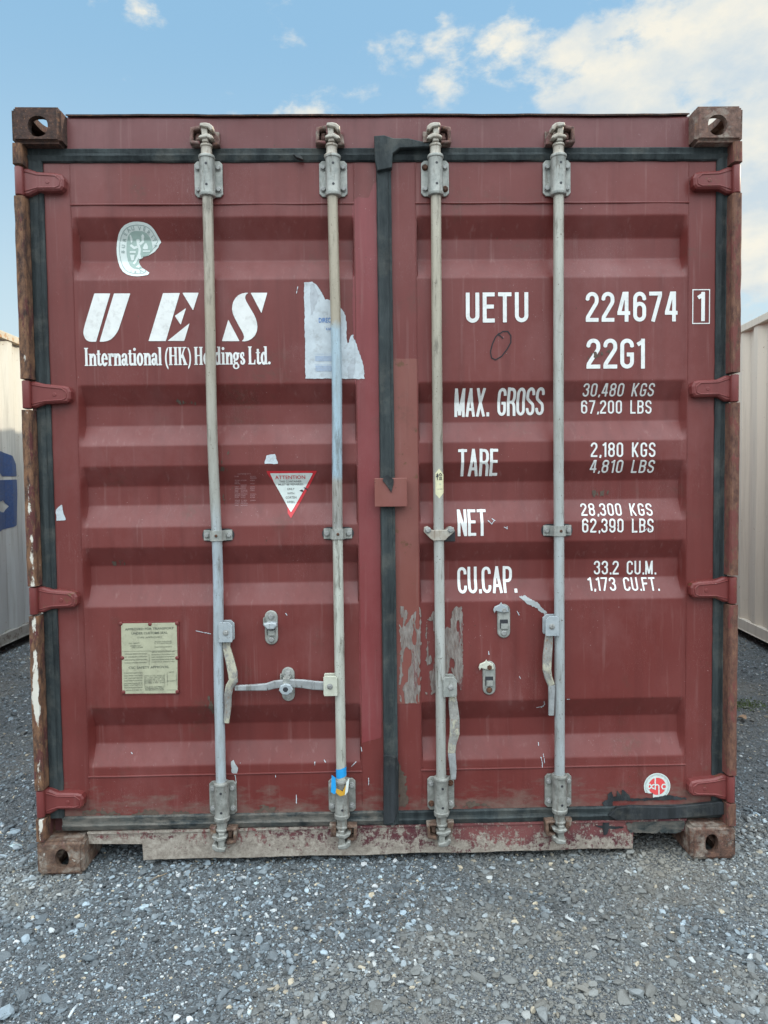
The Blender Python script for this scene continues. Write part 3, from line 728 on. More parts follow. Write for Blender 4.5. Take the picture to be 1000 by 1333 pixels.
# rubber flaps and torn ends
mb = MB()
mb.prism([D(487, 183), P(500, 182), P(512, 186), P(531, 186), P(548, 190), P(560, 191), P(558, 197), P(520, 199), P(511, 206), P(510, 224), P(491, 228), P(488, 212)], .020, .045, M['rubber'], .003); mb.build('gasket_flap', doorR)
mb = MB(); mb.prism([P(499, 980), P(503, 978), P(516, 981), P(519, 990), P(518, 1050), P(513, 1066), P(499, 1068)], .022, .035, M['black'], .003); mb.build('gasket_flap', doorR)
mb = MB(); mb.prism([P(499, 621), P(504, 618), P(512, 624), P(512, 629), P(509, 641), P(503, 632), P(498, 626)], .009, .013, M['black'], .001); mb.build('gasket_flap', doorR, label='torn black rubber tip over the small steel plate')
mb = MB(); mb.prism([P(383, 205), P(392, 206), P(396, 212), P(387, 209)], .030, .045, M['black'], .001); mb.build('gasket_flap', doorL)
mb = MB()
mb.prism([P(800, 1048), P(818, 1046), P(870, 1047), P(935, 1040), P(944, 1043), P(942, 1056), P(870, 1062), P(800, 1064), P(790, 1058)], .030, .045, M['black'], .002)
mb.build('gasket_flap', doorR, label='loose black rubber strip by the bottom right corner')
# plate over the centre gasket
mb = MB(); a = P(488, 661, .012); b = P(530, 622, .012)
mb.prism([(a[0], a[1] + .003), (b[0] - .004, a[1] + .002), (b[0], a[1] + .006), (b[0], b[1]), (a[0], b[1])], .014, .020, M['primer'], .0015)
mb.box(b[0] - .03, b[0] - .002, .020, .060, a[1] + .006, b[1] - .004, M['primer']); mb.box(a[0] + .004, a[0] + .012, .020, .030, a[1] + .006, b[1] - .004, M['primer'])
mb.build('lock_plate', doorR, .0012)
# hinges
def hinge(sx, zc, door, k):
    mb = MB(); t = .004 * random.uniform(-1, 1)
    q = [(1.221, zc + .047), (1.178, zc + .045), (1.150, zc + .036 + t), (1.085, zc + .030), (1.068, zc + .025), (1.061, zc + .010), (1.063, zc - .015), (1.072, zc - .026), (1.085, zc - .028), (1.150, zc - .030 - t), (1.178, zc - .042), (1.221, zc - .046)]
    mb.prism([(sx * a_, b_) for a_, b_ in q], .024, .056, M['hinge'], .006)
    rim = [(1.19, zc + .034), (1.150, zc + .025 + t), (1.090, zc + .020), (1.075, zc + .008), (1.077, zc - .012), (1.090, zc - .018), (1.150, zc - .020 - t), (1.19, zc - .030)]
    mb.tube([(sx * a_, .0245, b_) for a_, b_ in rim], .0030, M['hinge'], 8)
    mb.lathe([(zc - .046, .011), (zc - .045, .014), (zc + .045, .014), (zc + .047, .011)], sx * 1.205, .020, M['hinge'], 'z', 16)
    mb.lathe([(.0225, .006), (.0245, .0075)], sx * 1.115, zc, M['hinge'], 'y', 12)
    mb.build('hinge', door, .0015)
for i, z_ in enumerate(HZ): hinge(-1, z_, doorL, i); hinge(1, z_ - .002, doorR, i)

# ---- cam keepers on header and sill
def keeper(x, top, k):
    mb = MB(); zc = 2.502 if top else .118; s = 1 if top else -1; m_ = M['rustm'] if top else M['castb']
    mb.box(x - .040, x + .040, .047, .056, zc - .028, zc + .026, m_)
    big = -1 if k < 2 else 1
    if not top: big = -big
    # C shaped lug on one side, plain ear on the other
    X_ = lambda a: x + big * a
    mb.prism([(X_(.018), zc + s * .030), (X_(.050), zc + s * .024), (X_(.053), zc - s * .028), (X_(.018), zc - s * .030), (X_(.018), zc - s * .020), (X_(.042), zc - s * .019), (X_(.040), zc + s * .014), (X_(.018), zc + s * .018)], .010, .047, m_, .003)
    mb.prism([(X_(.020), zc - s * .012), (X_(.036), zc - s * .012), (X_(.034), zc + s * .010), (X_(.020), zc + s * .012)], .024, .047, m_, .003)
    mb.prism([(X_(-.020), zc - s * .030), (X_(-.044), zc - s * .030), (X_(-.040), zc - s * .002), (X_(-.030), zc + s * .012), (X_(-.020), zc + s * .014)], .020, .047, m_, .003)
    mb.build('cam_keeper', box, .002)
RX = [-.585, -.167, .182, .599]
for i, x_ in enumerate(RX):
    keeper(x_, True, i); keeper(x_, False, i)

# ---- locking bars
RY, RR = .026, .0175
def cam_end(mb, x, top, m_, flip):
    s = 1 if top else -1; z0 = 2.432 if top else .178; zc = lambda t: z0 + s * t * (.72 if top else .76)
    pr = [(zc(0), .0240), (zc(.004), .0265), (zc(.010), .0255), (zc(.013), .0185), (zc(.046), .0180), (zc(.049), .0215), (zc(.058), .0205), (zc(.064), .0140), (zc(.072), .0130)]
    mb.lathe(pr if top else pr[::-1], x, RY, m_, 'z', 20)
    f = flip; z1, z2 = sorted((zc(.060), zc(.132))); mb.prism([(x - .010 * f, z1), (x + .011 * f, z1), (x + .009 * f, z2), (x - .012 * f, z2)], .003, .040, m_, .003)
    mb.prism([(x - .013 * f, zc(.140)), (x - .015 * f, zc(.126)), (x + .012 * f, zc(.118)), (x + .022 * f, zc(.104)), (x + .030 * f, zc(.108)), (x + .030 * f, zc(.124)), (x + .018 * f, zc(.138)), (x + .004 * f, zc(.142))], -.006, .030, m_, .003)
    mb.prism([(x - .014 * f, zc(.088)), (x + .010 * f, zc(.096)), (x + .026 * f, zc(.084)), (x + .031 * f, zc(.070)), (x + .020 * f, zc(.068)), (x + .008 * f, zc(.076)), (x - .018 * f, zc(.072)), (x - .021 * f, zc(.080))], -.003, .032, m_, .003)
def bearing(x, zc, m_, par, rustbolts=()):
    mb = MB(); w, h = .0475, .060
    c = .010; q = [(x - w + c, zc - h), (x + w - c, zc - h), (x + w, zc - h + c), (x + w, zc + h - c), (x + w - c, zc + h), (x - w + c, zc + h), (x - w, zc + h - c), (x - w, zc - h + c)]
    mb.prism(q, .046, .053, m_, .0015)
    mb.lathe([(zc - .068, .020), (zc - .066, .0265), (zc - .056, .0275), (zc - .054, .0245), (zc + .056, .0245), (zc + .058, .0275), (zc + .066, .0270), (zc + .068, .020)], x, RY, m_, 'z', 24)
    mb.box(x - .0245, x + .0245, RY, .047, zc - .055, zc + .055, m_)
    for k, (a, b) in enumerate(((-.034, .036), (.034, .036), (-.034, -.036), (.034, -.036))): mb.hexbolt(x + a, zc + b, .046, M['boltr'] if k in rustbolts else M['bolt'], .0088, .010)
    for b in (.034, -.034): mb.lathe([(RY - .0252, .0045), (RY - .0235, .0045)], x + .002, zc + b, M['ink'], 'y', 10)
    mb.build('bearing_bracket', par, .001)
def guide(x, zc, par, v=False):
    mb = MB()
    if v:
        q = [(x - .052, zc + .020), (x - .040, zc + .024), (x - .026, zc + .010), (x + .026, zc + .010), (x + .036, zc + .022), (x + .050, zc + .018), (x + .052, zc + .004), (x + .030, zc - .016), (x + .020, zc - .026), (x - .020, zc - .027), (x - .030, zc - .020), (x - .053, zc + .004)]
        mb.prism([(a, b) for a, b in q], .004, .010, M['cam'], .0015)
        for s in (-1, 1): mb.prism([(x + s * .022, zc - .018), (x + s * .050, zc + .004), (x + s * .048, zc + .018), (x + s * .036, zc + .020), (x + s * .022, zc + .008)], .010, .054, M['cam'], 0)
        for s in (-1, 1): mb.hexbolt(x + s * .039, zc + .010, .004, M['bolt'], .009, .008)
        mb.box(x + .022, x + .060, .050, .054, zc - .034, zc + .004, M['ink'])
    else:
        path = [(-.049, .046), (-.030, .046), (-.024, .030), (-.020, .012), (-.010, .005), (.010, .005), (.020, .012), (.024, .030), (.030, .046), (.049, .046)]
        vs = []; fs = []; hh = .018
        for (a, y_) in path:
            vs += [(x + a, y_, zc - hh), (x + a, y_, zc + hh), (x + a, y_ + .005, zc + hh), (x + a, y_ + .005, zc - hh)]
        for i in range(len(path) - 1):
            for q in range(4): fs.append((i * 4 + q, i * 4 + (q + 1) % 4, (i + 1) * 4 + (q + 1) % 4, (i + 1) * 4 + q)[::-1])
        fs.append((0, 1, 2, 3)); fs.append((len(path) * 4 - 1, len(path) * 4 - 2, len(path) * 4 - 3, len(path) * 4 - 4)); mb.add(vs, fs, M['brk'])
        for s in (-1, 1): mb.hexbolt(x + s * .038, zc, .046, M['bolt'], .0088, .008)
        mb.prism([(x + a, zc + b) for a, b in arc(-.035, 0, .020, .022, 90, 270) + arc(.035, 0, .020, .022, -90, 90)], .0515, .0545, M['ink'])
        mb.lathe([(.001, .004), (.0048, .0055)], x + .002, zc, M['boltr'], 'y', 10)
    mb.build('bar_guide', par, .001)
def hub(x, z, side, par, m_, clip=True):
    """clevis plate welded to the bar, open to one side"""
    mb = MB(); a, b = x + side * .006, x + side * .053; c = .012 if clip else .004; h = .0345
    q = [(a, z - h), (b - side * .002, z - h), (b, z - h + .006), (b, z + h - c), (b - side * c, z + h), (a + side * .006, z + h), (a, z + h - .008)]
    mb.prism(q, -.004, .0015, m_, .001); mb.prism(q, .036, .041, m_, .001)
    mb.box(min(a, a + side * .006), max(a, a + side * .006), .0015, .036, z - h + .002, z + h - .008, m_)
    mb.hexbolt(x + side * .031, z - .001, -.004, M['bolt'], .0082, .007)
    mb.build('handle_hub', par, .0008)
def handle(pts, widths, par, mats, thick=.012, split=None):
    mb = MB(); k = split or len(pts) - 1
    mb.sweep(pts[:k + 1], widths[:k + 1], thick, mats[0])
    if k < len(pts) - 1: mb.sweep(pts[k:], [w * 1.0 for w in widths[k:]], [thick * 1.06] * (len(pts) - k), mats[1])
    return mb.build('handle', par, .0015)
def pix3(L):
    out = []
    for u, v, Y in L: x_, z_ = P(u, v, Y); out.append((x_, Y, z_))
    return out
rods = []
for i, x_ in enumerate(RX):
    mb = MB(); m_ = M['rod%d' % (i + 1)]; pts = []; bend = {0: lambda z: -.003 * math.exp(-((z - 1.6) / .3) ** 2) + .006 * math.exp(-((z - 1.05) / .25) ** 2), 1: lambda z: .006 * math.exp(-((z - 1.75) / .35) ** 2)}.get(i, lambda z: .001 * math.sin(z * 3))
    for z_ in np.linspace(.17, 2.44, 90): pts.append((x_ + bend(z_), RY, z_))
    rr = [RR * (1 + .012 * noise.noise(Vector((0, i, p[2] * 20)))) for p in pts]
    mb.tube(pts, rr, m_, 24)
    cam_end(mb, x_, True, M['cam'], 1 if i < 2 else -1); cam_end(mb, x_, False, M['brkd'], 1 if i in (1, 2) else -1)
    rod = mb.build('locking_bar', box, .0012); rods.append(rod)
    rod['label'] = ['bar grey above and pale blue below', 'bar with a pale blue and a cream section', 'brown streaked bar with a cream label', 'grey bar'][i]
    bearing(x_ + (0, .003, 0, 0)[i], 2.371, M['brk'], rod, (0, 3) if i == 2 else ())
    bearing(x_ + .001, .240, M['brkd'], rod, (2, 1) if i == 2 else ())
    guide(x_ + bend(1.165), 1.165, rod, i == 2)
# hubs and handles
x1, z1 = P(291, 823, 0); hub(RX[0] + .003, z1, 1, rods[0], M['hub'])
handle(pix3([(296, 830, .018), (295, 842, .018), (299, 858, .013), (303, 875, .008), (304, 886, .008), (299, 894, .012), (297, 905, .014), (297, 920, .014), (295, 941, .014)]), [.024, .026, .030, .033, .032, .028, .026, .023, .018], rods[0], (M['peel'], M['peel']))
x1, z1 = P(427, 893, 0); hub(RX[1] - .002, z1, -1, rods[1], M['hubc'], False)
handle(pix3([(424, 893, .018), (408, 892, .018), (394, 890, .008), (375, 889, .004), (358, 891, .008), (348, 894, .014), (330, 895, .016), (306, 895.5, .016)]), [.030, .032, .030, .028, .028, .026, .022, .020], rods[1], (M['grip'], M['grip']), .012, 5)
x1, z1 = P(587, 894, 0); hub(RX[2] + .002, z1, 1, rods[2], M['brk'])
handle(pix3([(589, 905, .018), (590, 918, .018), (592, 935, .012), (592, 955, .010), (589, 968, .014), (588, 980, .016), (590, 1000, .016), (590, 1014, .016)]), [.026, .032, .034, .034, .028, .027, .024, .020], rods[2], (M['peel'], M['grip']), .012, 5)
x1, z1 = P(715.5, 815, 0); hub(RX[3] - .002, z1, -1, rods[3], M['hub'])
handle(pix3([(715, 826, .018), (714, 838, .018), (712.5, 855, .012), (712, 872, .008), (714, 882, .010), (718, 892, .014), (718, 905, .016), (717.5, 931, .016)]), [.026, .030, .032, .030, .026, .024, .022, .019], rods[3], (M['peel'], M['grip']), .012, 5)
for k, (hx0, hz0, hx1, hz1) in enumerate(((295, 898, 296, 935),)):
    pass
# cream label on the third bar, tape and tag on the second
mb = MB(); zc = P(570.5, 629, .01)[1]; cx = RX[2] + .001
def onrod(x, z): return RY - np.sqrt(np.maximum((RR + .0006) ** 2 - (x - cx) ** 2, 1e-8))
mb.field(sd_poly([(cx - .0155, zc + .030), (cx, zc + .050), (cx + .0155, zc + .030), (cx + .0155, zc - .034), (cx, zc - .052), (cx - .0155, zc - .034)]), cx - .016, cx + .016, zc - .055, zc + .055, .002, M['cream'], onrod, .0006)
ck = [[(-.9, .55), (-.25, .55)], [(-.58, 1), (-.58, -1)], [(-.58, .5), (-.95, -.15)], [(-.5, .35), (-.25, -.05)], [(.4, 1), (-.15, .25)], [(.4, 1), (.98, .25)], [(.1, .22), (.7, .22)], [(0, -.1), (.12, -.6)], [(.4, -.02), (.42, -.55)], [(.85, -.05), (.62, -.7)], [(-.15, -.88), (1, -.88)]]
mb.field(sd_strokes([[(cx + a * .0105, zc + .0225 + b * .012) for a, b in s] for s in ck], .0013), cx - .0135, cx + .0135, zc + .006, zc + .038, .0007, M['ink'], onrod, .0012)
mb.text('IN', cx + .000, zc - .006, .005, M['stickg'], onrod, .0012); mb.text('1-6 2010', cx - .008, zc - .022, .004, M['inkg'], onrod, .0012); mb.build('inspection_label', rods[2])
mb = MB(); z_t, z_b = P(443, 1001, .01)[1], P(443, 1013, .01)[1]; cx2 = RX[1]
vs = []; fs = []
for k in range(25):
    a = 2 * math.pi * k / 24; vs += [(cx2 + .0182 * math.cos(a), RY - .0182 * math.sin(a), z_b + .006 * math.cos(a) * .8), (cx2 + .0185 * math.cos(a), RY - .0185 * math.sin(a), z_t + .005 * math.cos(a))]
for k in range(24): fs.append((2 * k, 2 * k + 1, 2 * k + 3, 2 * k + 2))
mb.add(vs, fs, M['tape'])
mb.prism([P(432, 1008, .0), P(437, 1012, .0), P(438, 1031, 0), P(435, 1033, 0), P(431, 1030, 0)], -.006, -.004, M['tape'])
mb.build('blue_tape', rods[1])
mb = MB(); mb.prism([P(438, 1026, -.004), P(446, 1030, -.004), P(451, 1020, -.004), P(454, 1013, -.004), P(454, 1024, -.004), P(450, 1034, -.004), P(443, 1036, -.004), P(437, 1031, -.004)], -.008, -.005, M['yellow'])
mb.prism([P(451, 1018, -.006), P(455, 1012, -.006), P(453, 1030, -.006), P(449, 1035, -.006)], -.0105, -.008, M['stick']); mb.build('torn_tag', rods[1])

# ---- handle retainers on the doors
def retainer(u, v, door, kind, rot=0):
    mb = MB(); cx, cz = D(u, v); y0 = DY; w, h = .0225, .060
    st = arc(cx, cz + h - w, w, w, 0, 180, 10) + arc(cx, cz - h + w, w, w, 180, 360, 10)
    mb.prism(st, y0 - .008, y0 + .001, M['brk'], .0025)
    mb.hexbolt(cx, cz + .040, y0 - .008, M['boltr'] if kind == 'r2' else M['bolt'], .0095, .010); mb.lathe([(y0 - .014, .006), (y0 - .0125, .0095), (y0 - .008, .011)], cx, cz - .042, M['boltr'] if kind == 'r2' else M['bolt'], 'y', 14)
    mb.box(cx - .014, cx + .014, y0 - .0095, y0 - .0078, cz - .026, cz + .006, M['ink']); mb.box(cx - .011, cx + .013, y0 - .016, y0 - .008, cz - .026, cz - .008, M['brk'])
    if kind == 'flap':
        mb.prism([(cx - .022, cz + .010), (cx - .010, cz - .002), (cx + .012, cz - .002), (cx + .023, cz + .010), (cx + .022, cz + .019), (cx + .008, cz + .023), (cx - .010, cz + .022), (cx - .023, cz + .018)], y0 - .034, y0 - .008, M['hub'], .004); mb.box(cx - .026, cx - .021, y0 - .02, y0 - .004, cz + .010, cz + .036, M['brk'])
    elif kind == 'knob':
        mb.prism(arc(cx - .001, cz - .001, .024, .021, 0, 330, 7), y0 - .068, y0 - .058, M['hub'], .003)
        mb.lathe([(y0 - .0695, .007), (y0 - .0675, .010)], cx - .002, cz, M['ink'], 'y', 10)
        mb.box(cx - .012, cx + .012, y0 - .058, y0 - .020, cz + .016, cz + .024, M['brk']); mb.box(cx - .012, cx + .012, y0 - .058, y0 - .006, cz + .026, cz + .034, M['brk']); mb.box(cx - .026, cx - .021, y0 - .02, y0 - .004, cz + .014, cz + .038, M['brk'])
    else:
        m_ = M['hub'] if kind == 'r1' else M['hubc']
        mb.prism([(cx + .016, cz + .034), (cx + .012, cz + .052), (cx - .006, cz + .060), (cx - .010, cz + .068), (cx - .016, cz + .060), (cx - .034, cz + .052), (cx - .038, cz + .040), (cx - .034, cz + .030), (cx - .029, cz + .038), (cx - .018, cz + .034), (cx, cz + .030)], y0 - .016, y0 - .009, m_, .002)
    mb.build('handle_retainer', door, .0008)
retainer(353.5, 816.5, doorL, 'flap'); retainer(375.5, 890, doorL, 'knob'); retainer(655.5, 808, doorR, 'r1'); retainer(636.5, 882, doorR, 'r2')

# ---- lettering
def run(text, bl, br, tl, t=.067, gap=.115, name='lettering', door=None, **k):
    a, b, c = D(*bl), D(*br), D(*tl); words = text.split(' '); wd = lambda s_: sum(glyph(ch, t)[1] + gap * (.45 if ch in '.,' else 1) for ch in s_) - gap
    tot = wd(text); pos = 0
    for w_ in words:
        mb = MB(); u0 = pos / tot; u1 = (pos + wd(w_)) / tot; L_ = lambda u: (a[0] + (b[0] - a[0]) * u, a[1] + (b[1] - a[1]) * u)
        p0 = L_(u0); stencil(mb, w_, p0, L_(u1), (p0[0], p0[1] + c[1] - a[1]), M['white'], surf, t, gap, **k)
        mb.build(name, door or doorR, label='white characters ' + w_.replace('.', ' ').replace(',', ' ')); pos += wd(w_ + ' ') + gap
run('UETU', (606.6, 420.3), (687.8, 419.5), (606.6, 381.1), .066, .115)
run('224674', (762.5, 419.2), (881.8, 418.6), (762.5, 380.2), .066, .11)
run('1', (907.8, 418.2), (917.3, 418.2), (907.8, 380.2), .066)
run('22G1', (763.4, 480), (839.4, 480), (763.4, 441), .066, .10)
mb = MB(); (a0, b0), (a1, b1) = D(901.2, 421.6), D(924, 376.8)
mb.field(lambda X, Z: np.abs(np.maximum(np.abs(X - (a0 + a1) / 2) - (a1 - a0) / 2 + .001, np.abs(Z - (b0 + b1) / 2) - (b1 - b0) / 2 + .001)) - .0017, a0 - .003, a1 + .003, b0 - .003, b1 + .003, .0013, M['white'], surf)
mb.build('number_box', doorR)
run('30,480 KGS', (757.7, 516.4), (850, 516), (762.0, 499), .062, .13)
run('67,200 LBS', (756.4, 538.5), (848, 538.5), (757.4, 521), .062, .13)
run('MAX. GROSS', (592, 542.9), (707.5, 540.7), (593, 505.7), .062, .085)
run('TARE', (595.6, 620.2), (647.0, 619.6), (594.4, 584.5), .062, .085)
run('NET', (596.2, 698), (633.5, 697.4), (594.8, 663.1), .062, .075)
run('CU.CAP.', (596.8, 773), (673, 771.5), (595.5, 738), .062, .075)
run('2,180 KGS', (769, 595), (853, 595), (769, 576), .062, .13)
run('4,810 LBS', (766.8, 615.6), (850, 615.6), (769, 598.8), .062, .13)
run('28,300 KGS', (757, 671.4), (850.3, 671.4), (755.7, 655.2), .062, .13)
run('62,390 LBS', (757.7, 693.3), (850.6, 693.3), (757.7, 675), .062, .13, wear=.02)
run('33.2 CU.M.', (773, 747.8), (853.5, 747.8), (773, 730), .062, .12)
run('1,173 CU.FT.', (766.6, 769), (858.7, 769), (764.8, 751.4), .062, .10)

mb = MB()
c1 = lambda a, b: D(100 + a / 7.692, 370 + b / 7.692)
c2 = lambda a, b: D(225 + a / 7.143, 370 + b / 7.143)
polys = [[c1(*p) for p in [(178, 93), (338, 93), (196, 576), (150, 577), (125, 573), (103, 563), (85, 543), (73, 515), (68, 487), (72, 450), (86, 395)]],
 [c1(*p) for p in [(375, 93), (538, 93), (436, 410), (420, 455), (400, 492), (375, 525), (345, 552), (310, 569), (270, 576), (230, 577)]],
 [D(212.5, 381.7), D(234.5, 381.5), D(216.1, 444.1), D(193.6, 444.1)],
 [c2(*p) for p in [(90, 80), (242, 80), (190, 245)]], [c2(*p) for p in [(20, 295), (125, 222), (75, 378)]], [c2(*p) for p in [(-48, 528), (158, 362), (108, 528)]],
 [c2(*p) for p in [(725, 80), (880, 80), (825, 270)]], [c2(*p) for p in [(517, 330), (622, 530), (458, 530)]],
 [c2(*p) for p in [(708, 80), (680, 80), (645, 87), (610, 103), (585, 128), (565, 160), (555, 195), (552, 235), (560, 275), (580, 320), (610, 378), (640, 430), (656, 462), (664, 490), (660, 512), (642, 530), (670, 532), (700, 526), (735, 508), (765, 478), (783, 438), (788, 400), (784, 360), (772, 318), (755, 280), (725, 230), (700, 187), (682, 155), (674, 130), (677, 108), (690, 91)]]]
for pi_, p in enumerate(polys):
    if pi_ in (2, 6): mb.build('emblem_letter', doorL, label='large slanted white letter ' + 'UE'[pi_ == 6]); mb = MB()
    xs = [q[0] for q in p]; zs = [q[1] for q in p]; mb.field(sd_poly(p), min(xs) - .003, max(xs) + .003, min(zs) - .003, max(zs) + .003, .0022, M['white'], surf)
mb.build('emblem_letter', doorL, label='large slanted white letter S')
mb = MB(); a = D(110.4, 476.2); b = D(353, 476.2); c = D(110.4, 453.2)
serif_line(mb, 'International (HK) Holdings Ltd.', a[0], b[0], a[1], c[1] - a[1], M['white'], surf)
mb.build('lettering', doorL, label='white serif line International HK Holdings Ltd')

# ---- stickers and papers
def px(L): return [D(*p) for p in L]
def sheet(mb, pl, mat_, off=.0015, res=.003, rag=0.0, sf=surf, seed=1, cut=None):
    xs = [q[0] for q in pl]; zs = [q[1] for q in pl]; f = sd_poly(pl)
    g_ = lambda X, Z: f(X, Z) + (rag * (fbm(X, Z, 120, seed) - .5) if rag else 0)
    if cut: h_ = g_; g_ = lambda X, Z: np.maximum(h_(X, Z), cut(X, Z))
    mb.field(g_, min(xs) - .006, max(xs) + .006, min(zs) - .006, max(zs) + .006, res, mat_, sf, off)
# oval seal with the corner torn away
mb = MB(); s8 = lambda a, b: D(140 + a / 12.5, 280 + b / 12.5)
outer = [s8(*p) for p in [(500, 108), (580, 118), (650, 140), (710, 180), (760, 235), (800, 300), (845, 380), (878, 445), (840, 490), (835, 520), (770, 600), (720, 630), (660, 665), (585, 680), (570, 705), (520, 715), (515, 770), (530, 810), (565, 860), (630, 900), (685, 940), (660, 975), (560, 992), (480, 998), (400, 990), (320, 968), (255, 925), (205, 850), (175, 760), (155, 650), (150, 540), (158, 430), (180, 320), (220, 230), (280, 165), (360, 125), (430, 110)]]
inner = [s8(*p) for p in [(500, 262), (580, 268), (640, 300), (690, 360), (720, 440), (735, 520), (738, 580), (660, 660), (585, 675), (515, 712), (510, 770), (525, 815), (570, 868), (500, 882), (430, 870), (375, 830), (340, 760), (318, 660), (312, 560), (318, 440), (340, 345), (385, 285), (440, 265)]]
sheet(mb, outer, M['stick'], .0015, .0025); sheet(mb, inner, M['stickg'], .0024, .0025)
fo = sd_poly(outer); bb = (s8(150, 998), s8(880, 105))
mb.field(lambda X, Z: np.abs(fo(X, Z) + .010) - .0009, bb[0][0], bb[1][0], bb[0][1], bb[1][1], .0012, M['stickt'], surf, .0022)
fig = [[(500, 410), (500, 470), (530, 560), (520, 640), (470, 740), (430, 800)], [(530, 480), (580, 440), (575, 380), (590, 340)], [(490, 520), (440, 540), (380, 490)], [(520, 640), (540, 720)]]
mb.field(sd_strokes([[s8(*p) for p in q] for q in fig], .0042), bb[0][0], bb[1][0], bb[0][1], bb[1][1], .0016, M['stick'], surf, .0031)
for q in ([(470, 405), (490, 395), (525, 400), (530, 440), (505, 465), (478, 455)], [(545, 355), (575, 312), (605, 335), (580, 370)], [(365, 330), (385, 325), (412, 390), (408, 450), (390, 460), (372, 400)], [(575, 545), (595, 500), (615, 465), (640, 460), (665, 520), (660, 560), (610, 565)], [(365, 590), (465, 590), (465, 620), (365, 622)], [(580, 580), (700, 580), (695, 600), (580, 604)], [(370, 650), (450, 650), (430, 740), (395, 745)], [(460, 850), (510, 805), (540, 840), (520, 862)]):
    sheet(mb, [s8(*p) for p in q], M['stick'], .0032, .0018)
for ch, a, b, an in (('B', 252, 600, 88), ('U', 262, 510, 86), ('R', 280, 410, 76), ('E', 292, 312, 62), ('A', 345, 245, 38), ('U', 415, 218, 12), ('V', 525, 218, -8), ('E', 605, 230, -22), ('R', 678, 285, -42), ('I', 735, 352, -56), ('T', 765, 412, -66), ('A', 790, 505, -80)):
    cx, cz = s8(a, b); k = R(an); mb.text(ch, cx + .006 * math.sin(k), cz - .006 * math.cos(k), .0118, M['stickt'], surf, .0030, align='CENTER', rot=k, ext=.012)
for ch, a, b in (('1', 385, 925), ('8', 455, 932), ('2', 540, 930), ('8', 620, 920)):
    if ch == '8' and a > 600: mb.text('8', *s8(a, b + 12), .0085, M['stickt'], surf, .0030, align='CENTER')
    else: mb.text(ch, *s8(a, b + 12), .0085, M['stickt'], surf, .0030, align='CENTER', ext=.01)
mb.build('oval_sticker', doorL, label='torn oval white and grey green inspection sticker')
# torn white notice
mb = MB(); t9 = lambda a, b: D(385 + a / 9.52, 360 + b / 9.52)
pp = [t9(*p) for p in [(105, 72), (185, 68), (210, 65), (235, 82), (265, 115), (305, 165), (335, 225), (365, 290), (390, 285), (420, 295), (450, 330), (500, 330), (550, 380), (590, 430), (612, 480), (632, 580), (630, 680), (640, 860), (660, 800), (690, 730), (715, 725), (722, 790), (735, 785), (760, 860), (800, 980), (835, 1080), (850, 1160), (850, 1268), (120, 1265)]]
sheet(mb, pp, M['paper'], .0026, .003, .006)
mb.text('DIRECT', *t9(285, 572), .0165, M['blue'], surf, .0038, sx=.66, ext=.008); mb.text('KARGO', *t9(378, 668), .009, M['blue'], surf, .0038, sx=.8)
lp = random.Random(5)
for q in ([(245, 985), (445, 985), (445, 1050), (245, 1050)], [(250, 1105), (445, 1105), (445, 1175), (250, 1175)]): sheet(mb, [t9(*p) for p in q], M['bluep2'], .0032, .003, .003)
for q in ([(185, 90), (225, 95), (270, 200), (285, 240), (195, 520), (180, 300)], [(640, 1130), (700, 1010), (740, 1000), (720, 1268), (650, 1268)]): sheet(mb, [t9(*p) for p in q], M['paperg'], .0032, .003, .008)
for k, zy in enumerate([960, 985, 1002, 1020, 1038, 1090, 1112, 1132, 1150, 1168]):
    s_ = ''.join(lp.choice('aenorstilmu ') for _ in range(60)); a = t9(238, zy + 8); b = t9(560, zy + 8)
    mb.text(s_, a[0], a[1], .0030, M['bluep'], surf, .0038, width=b[0] - a[0])
mb.build('torn_notice', doorL, label='torn white paper notice with blue print behind the second bar')
mb = MB(); sheet(mb, px([(347, 592.5), (358, 591), (362.5, 604), (344.5, 603.5)]), M['paper'], .0016, .0025, .004); mb.build('paper_scrap', doorL)
mb = MB(); sheet(mb, px([(73, 664), (76.5, 660), (79, 658), (81.5, 656), (82, 664), (86, 677), (74, 678)]), M['paper'], .0016, .0025, .004); mb.build('paper_scrap', doorL)
# warning triangle
mb = MB(); tr = lambda a, b: D(300 + a / 7.692, 580 + b / 7.692)
ed = [(360, 255), (868, 253), (608, 728), (575, 680), (572, 620), (545, 560), (490, 460), (420, 350), (375, 290)]
sheet(mb, [tr(*p) for p in ed], M['sred'], .0015, .0022)
sheet(mb, [tr(*p) for p in [(398, 278), (828, 275), (608, 668), (572, 610), (545, 560), (490, 460), (440, 375)]], M['stick'], .0023, .0022)
for s_, cx, b, h, w in (('ATTENTION', 603, 335, .0128, .105), ('THIS CONTAINER', 603, 368, .0068, .078), ('MUST BE REPAIRED', 606, 398, .0068, .087), ('ONLY', 606, 445, .0080, .026), ('WITH', 607, 488, .0072, .024), ('CORTEN', 610, 530, .0080, .038), ('STEEL', 610, 575, .0078, .028)):
    x_, z_ = tr(cx, b); mb.text(s_, x_, z_, h, M['sred'] if s_[0] == 'A' else M['inkg'], surf, .0032, align='CENTER', width=w, ext=.008)
for q in ([(690, 450), (720, 438), (735, 455), (722, 465)], [(735, 415), (775, 432), (770, 445), (742, 430)]): sheet(mb, [tr(*p) for p in q], M['ink'], .0034, .0015)
mb.build('warning_triangle', doorL, label='red bordered white triangle sticker pointing down')
